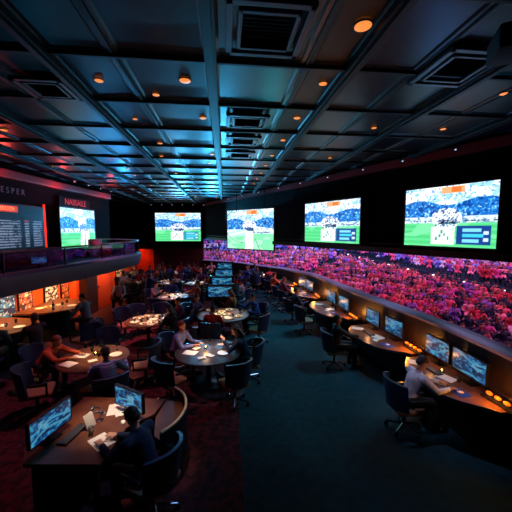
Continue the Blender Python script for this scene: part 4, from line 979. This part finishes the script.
person('man in a white grey shirt bent over the nearest betting desk', (2.64, 4.95, 0), (1, .1), C_white, C_black, 1, M_hair, voxel=.009, lean=.34, head_pitch=.5, lh=(-.06, .58, .80), rh=(.2, .58, .80)); lamp('cool_key', 'SPOT', (.4, 3.2, 5.2), 170, (.72, .66, 1), (2.75, 5.0, .9), size=.1, angle=16, blend=1)  # cool key here is added to lift the man's pale shirt
chair(1.98, 7.35, 1, .1, 'black swivel chair turned to the second betting desk, a dark guest in it'); guest(2, (2.04, 7.35, 1, .1), 'guest in black seated at the second betting desk', C_black, 2)
chair(1.62, 9.85, 1, .3, 'black swivel chair at the third betting desk, nearer one'); chair(1.35, 10.95, 1, .3, 'black swivel chair at the third betting desk, farther one'); guest(0, (1.4, 10.95, 1, .3), 'guest in navy at the third betting desk', C_navy, 1)
chair(1.25, 12.5, 1, .3, 'black swivel chair at the fourth betting desk, nearer one'); chair(1.05, 13.5, 1, .3, 'black swivel chair at the fourth betting desk, farther one'); guest(1, (1.1, 13.5, 1, .3), 'guest with auburn hair at the fourth betting desk', C_plum, 1, M_hairr)
chair(.75, 15.0, 1, .3, 'black swivel chair at the farthest betting desk, nearer one'); guest(3, (.8, 15.0, 1, .3), 'guest in rust top at the farthest betting desk', C_orange, 1); chair(.6, 16.0, 1, .3, 'black swivel chair at the farthest betting desk, farther one')

# ------------------------------------------------------------------ the stands beyond the ledge
def slope(y, x=-99): return -1.95+.050*max(0, y-8)+(0 if x < wk_x(y) else .75+.05*(x-wk_x(y)))
struct(MB().prism([(4.2, 2), (40, 2), (50, 41), (-12, 41), (-12, 27), (-4.2, 24.4), (2, 17), (3.2, 10.9)], -3.2, -2.6).build('ground_stand', M_concrete, smooth=False))
st = MB()
for k in range(37):
    y_ = 6+.96*k; x0 = (xp(y_+.9)+.45) if y_ < 23 else -12; st.box(((x0+46)/2, y_+.48, -2.5+.05*max(0, y_-8)), (46-x0, .96, 1.06))
struct(st.build('ground_stand_steps', M_concrete, smooth=False))
WK = [(19.2, 12.0), (17.8, 16.0), (16.6, 19.5), (13.8, 28.7), (11.6, 39.0), (10.5, 46.0)]
def wk_x(y):
    for (x0, y0), (x1, y1) in zip(WK[:-1], WK[1:]):
        if y0 <= y <= y1: return x0+(x1-x0)*(y-y0)/(y1-y0)
    return WK[0][0]
for i in range(len(WK)-1): struct(MB().strip(WK[i:i+2], -.15, -2.4, 0, [slope(y) +.95 for x, y in WK[i:i+2]]).build('wall_stand_walkway', mat('walkway_navy', (30, 36, 70), .8), smooth=False))
up = MB()
for k in range(11): up.box((19, 42.8+1.1*k, .3+.32*k-.5), (66, 1.1, 1.2))
struct(up.build('ground_upper_stand', M_concrete, smooth=False))
def spectator_mesh(pose, voxel, mats, name='body'):
    rnd = random.Random(pose); lean = rnd.uniform(-.05, .3); arms = [((-.15, .3, .7), (.15, .3, .7)), ((-.22, .25, 1.0), (.2, .25, 1.05)), ((-.1, .35, .95), (.1, .35, .95)), ((-.22, .2, .62), (.24, .25, 1.25))][pose % 4]
    J = skeleton(lean=lean, head_pitch=rnd.uniform(-.1, .2), head_yaw=rnd.uniform(-.6, .6), lh=arms[0], rh=arms[1]); m = MB()
    m.cap(J['hip'], J['waist'], .14, .13, 8); m.cap(J['waist'], J['chest'], .13, .15, 8); m.cap(J['chest'], J['neck'], .13, .07, 8); m.cap(J['neck'], J['head'], .055, .05, 8); m.ball(J['head'], (.085, .1, .12), 10, 8); m.ball(J['head']+J['hrot'] @ Vector((0, .1, -.02)), .02, 6, 4)
    for s in 'lr':
        m.cap(J['neck']-Vector((0, 0, .06)), J['s'+s], .075, .075, 8); m.cap(J['s'+s], J['e'+s], .07, .055, 8); m.cap(J['e'+s], J['h'+s], .05, .04, 8); m.ball(J['h'+s], .05, 8, 6); m.cap(J['p'+s], J['k'+s], .1, .07, 8); m.cap(J['k'+s], J['a'+s], .065, .05, 8); m.cap(J['a'+s], J['t'+s], .05, .04, 6)
    h = np.array(J['head']); R = np.array(J['hrot']); hl, hr = np.array(J['hl']), np.array(J['hr']); nz = J['neck'].z
    def paint(c):
        k = np.zeros(len(c)); d = (c-h) @ R; hd = (np.linalg.norm(c-h, axis=1) < .15) & (c[:, 2] > nz+.02)
        k[hd] = 1; k[hd & ((d[:, 2] > .05) | (d[:, 1] < -.02))] = 2
        for q in (hl, hr): k[np.linalg.norm(c-q, axis=1) < .075] = 1
        k[c[:, 2] < .48] = 3; return k
    return remesh(m, name, voxel, mats, 2, paint)
M_sk = mat('crowd_skin', (190, 116, 110), .7); M_ch = mat('crowd_hair', (50, 26, 34), .8); M_ct = mat('crowd_trousers', (26, 28, 60), .8)
SHIRTS = [('hot pink', (240, 84, 130)), ('crimson', (200, 40, 76)), ('magenta', (205, 70, 160)), ('rose', (250, 150, 180)), ('violet', (140, 90, 200)), ('navy', (24, 30, 72)), ('coral', (240, 116, 120))]
SM = [mat('crowd_'+n.replace(' ', '_'), c, .8) for n, c in SHIRTS]
spots = []
RR = np.random.default_rng(3)
y = 6.5
while y < 41:
    dens = .50; x = xp(y)+.75 if y < 24 else -10
    if y > 17: x = xp(y)+1.4
    if y >= 24: x = -3.0 if y < 25.6 else -9.0
    while x < .95*y+2.2:
        if not (-.9 < x-wk_x(y) < .5 or (abs((x-3.6)-(y-24)*.49) < .6 and y > 21) or RR.random() < (.24 if y < 16 else .2) or (abs(y-30) < .5)):
            spots.append((x+RR.uniform(-.09, .09), y+RR.uniform(-.14, .14)))
        x += dens*(1+.1*RR.random())
    y += .78
def vis(x, y): return -.20*y < x < .87*y and hid(x, y) < 512
def hid(x, y):
    # 0 when the ledge leaves the head in view, else large
    f = .0
    for k in range(1, 40):
        u = k/40; px_, py_ = x*u, y*u
        if py_ > 2.5 and px_ > xp(py_)-.07: 
            zl = CAM_H+(slope(y, x)+1.15-CAM_H)*u
            return 1e4 if zl < ph(py_)+.1 else 0
    return 0
spots.sort(key=lambda p: math.hypot(p[0], p[1]) if vis(*p) else 1e3+p[1])
n_ind = 300
VAR = {}
kinds = RR.choice(len(SHIRTS), size=len(spots), p=[.20, .14, .13, .10, .10, .27, .06]); poses = RR.integers(0, 4, len(spots))
for i, (x, y) in enumerate(spots[:n_ind]):
    k, p = int(kinds[i]), int(poses[i])
    if ('m', p) not in VAR: VAR[('m', p)] = spectator_mesh(p, .034, [SM[0], M_sk, M_ch, M_ct])
    if (k, p) not in VAR:
        me = VAR[('m', p)].copy(); me.materials[0] = SM[k]; VAR[(k, p)] = me
    o = bpy.data.objects.new('spectator', VAR[(k, p)]); COL.objects.link(o)
    o.location = (x, y, slope(y, x)); o.rotation_euler = (0, 0, facing(-.5+RR.uniform(-.5, .5), -.9)); o.scale = (1, 1, 1+RR.uniform(-.05, .08))
    tag(o, 'spectator in a '+SHIRTS[k][0]+' top packed in the stands just beyond the ledge', 'person', 'spectators in '+SHIRTS[k][0]+' in the stands')
# the rest of the stands: too many to count
def crowd(name, pts, label, pal, face_y=-1):
    base = [spectator_mesh(p, .062, [SM[0], M_sk, M_ch, M_ct], 'crowd_base') for p in range(4)]; B = []
    for me in base:
        n = len(me.vertices); v = np.empty(n*3); me.vertices.foreach_get('co', v); me.calc_loop_triangles(); f = np.empty(len(me.loop_triangles)*3, np.int32); me.loop_triangles.foreach_get('vertices', f)
        mi = np.empty(len(me.loop_triangles), np.int32); me.loop_triangles.foreach_get('material_index', mi); vm = np.zeros(n, int); vm[f] = np.repeat(mi, 3); B.append((v.reshape(-1, 3), f, vm)); bpy.data.meshes.remove(me)
    V, F, C = [], [], []; off = 0
    fixed = np.array([lin((190, 116, 110)), lin((50, 26, 34)), lin((26, 28, 60))])
    for x, y, z in pts:
        v, f, vm = B[RR.integers(4)]; a = facing(-.5+RR.uniform(-.6, .6), -.9); c, s = math.cos(a), math.sin(a)
        q = np.stack([v[:, 0]*c-v[:, 1]*s+x, v[:, 0]*s+v[:, 1]*c+y, v[:, 2]*(1+RR.uniform(-.05, .08))+z], 1); sh = np.array(lin(pal[RR.integers(len(pal))]))
        V.append(q); F.append(f+off); off += len(v); C.append(np.concatenate([[sh], fixed])[vm])
    V = np.concatenate(V); F = np.concatenate(F); C = np.concatenate(C)
    me = bpy.data.meshes.new(name); me.vertices.add(len(V)); me.vertices.foreach_set('co', V.ravel()); me.loops.add(len(F)); me.loops.foreach_set('vertex_index', F.astype(np.int32)); me.polygons.add(len(F)//3); me.polygons.foreach_set('loop_start', np.arange(0, len(F), 3, dtype=np.int32)); me.update(calc_edges=True)
    at_ = me.color_attributes.new('Col', 'FLOAT_COLOR', 'POINT'); at_.data.foreach_set('color', np.concatenate([C, np.ones((len(C), 1))], 1).ravel())
    me.materials.append(attr_mat('crowd_cloth')); o = bpy.data.objects.new(name, me); COL.objects.link(o); tag(o, label, 'crowd', kind='stuff')
rest = [(x, y, slope(y, x)) for x, y in spots[n_ind:] if -.25*y-1 < x < .9*y+1.5]
rest_b = [q for q in rest if q[0] > wk_x(q[1])]; rest = [q for q in rest if q[0] <= wk_x(q[1])]
crowd('crowd', rest, 'dense pink and violet crowd filling the stands beyond the ledge', [c for n, c in SHIRTS]*2+[(24, 30, 72)]*3+[(150, 90, 210), (230, 170, 220)])
upper = rest_b+[(x+RR.uniform(-.1, .1), 42.9+1.1*k+RR.uniform(-.1, .1), .3+.32*k-.2) for k in range(11) for x in np.arange(-13, 48, .62) if RR.random() > .12 and -.25*(43+k) < x < .92*(43+k)]
crowd('upper_crowd', upper, 'far upper tier of the crowd below the black soffit, blue and violet', [(120, 150, 240), (160, 120, 230), (220, 110, 190), (40, 60, 140), (235, 225, 250), (240, 90, 140)])
for i in range(9):
    o = thing('stand_lamp', 'small white lamp on the walkway wall between the two tiers of the stands', 'lamp', (wk_x(17+2.6*i)-.25, 17+2.6*i, slope(17+2.6*i)+.85), 0, 'walkway lamps of the stands'); MB().box((0, 0, 0), (.3, .14, .1), bevel=.03).build('housing', M_blackm, o); MB().ball((0, -.1, 0), (.12, .05, .04)).build('bulb', mat('walk_bulb', (255, 215, 190), .4, emit=4), o)
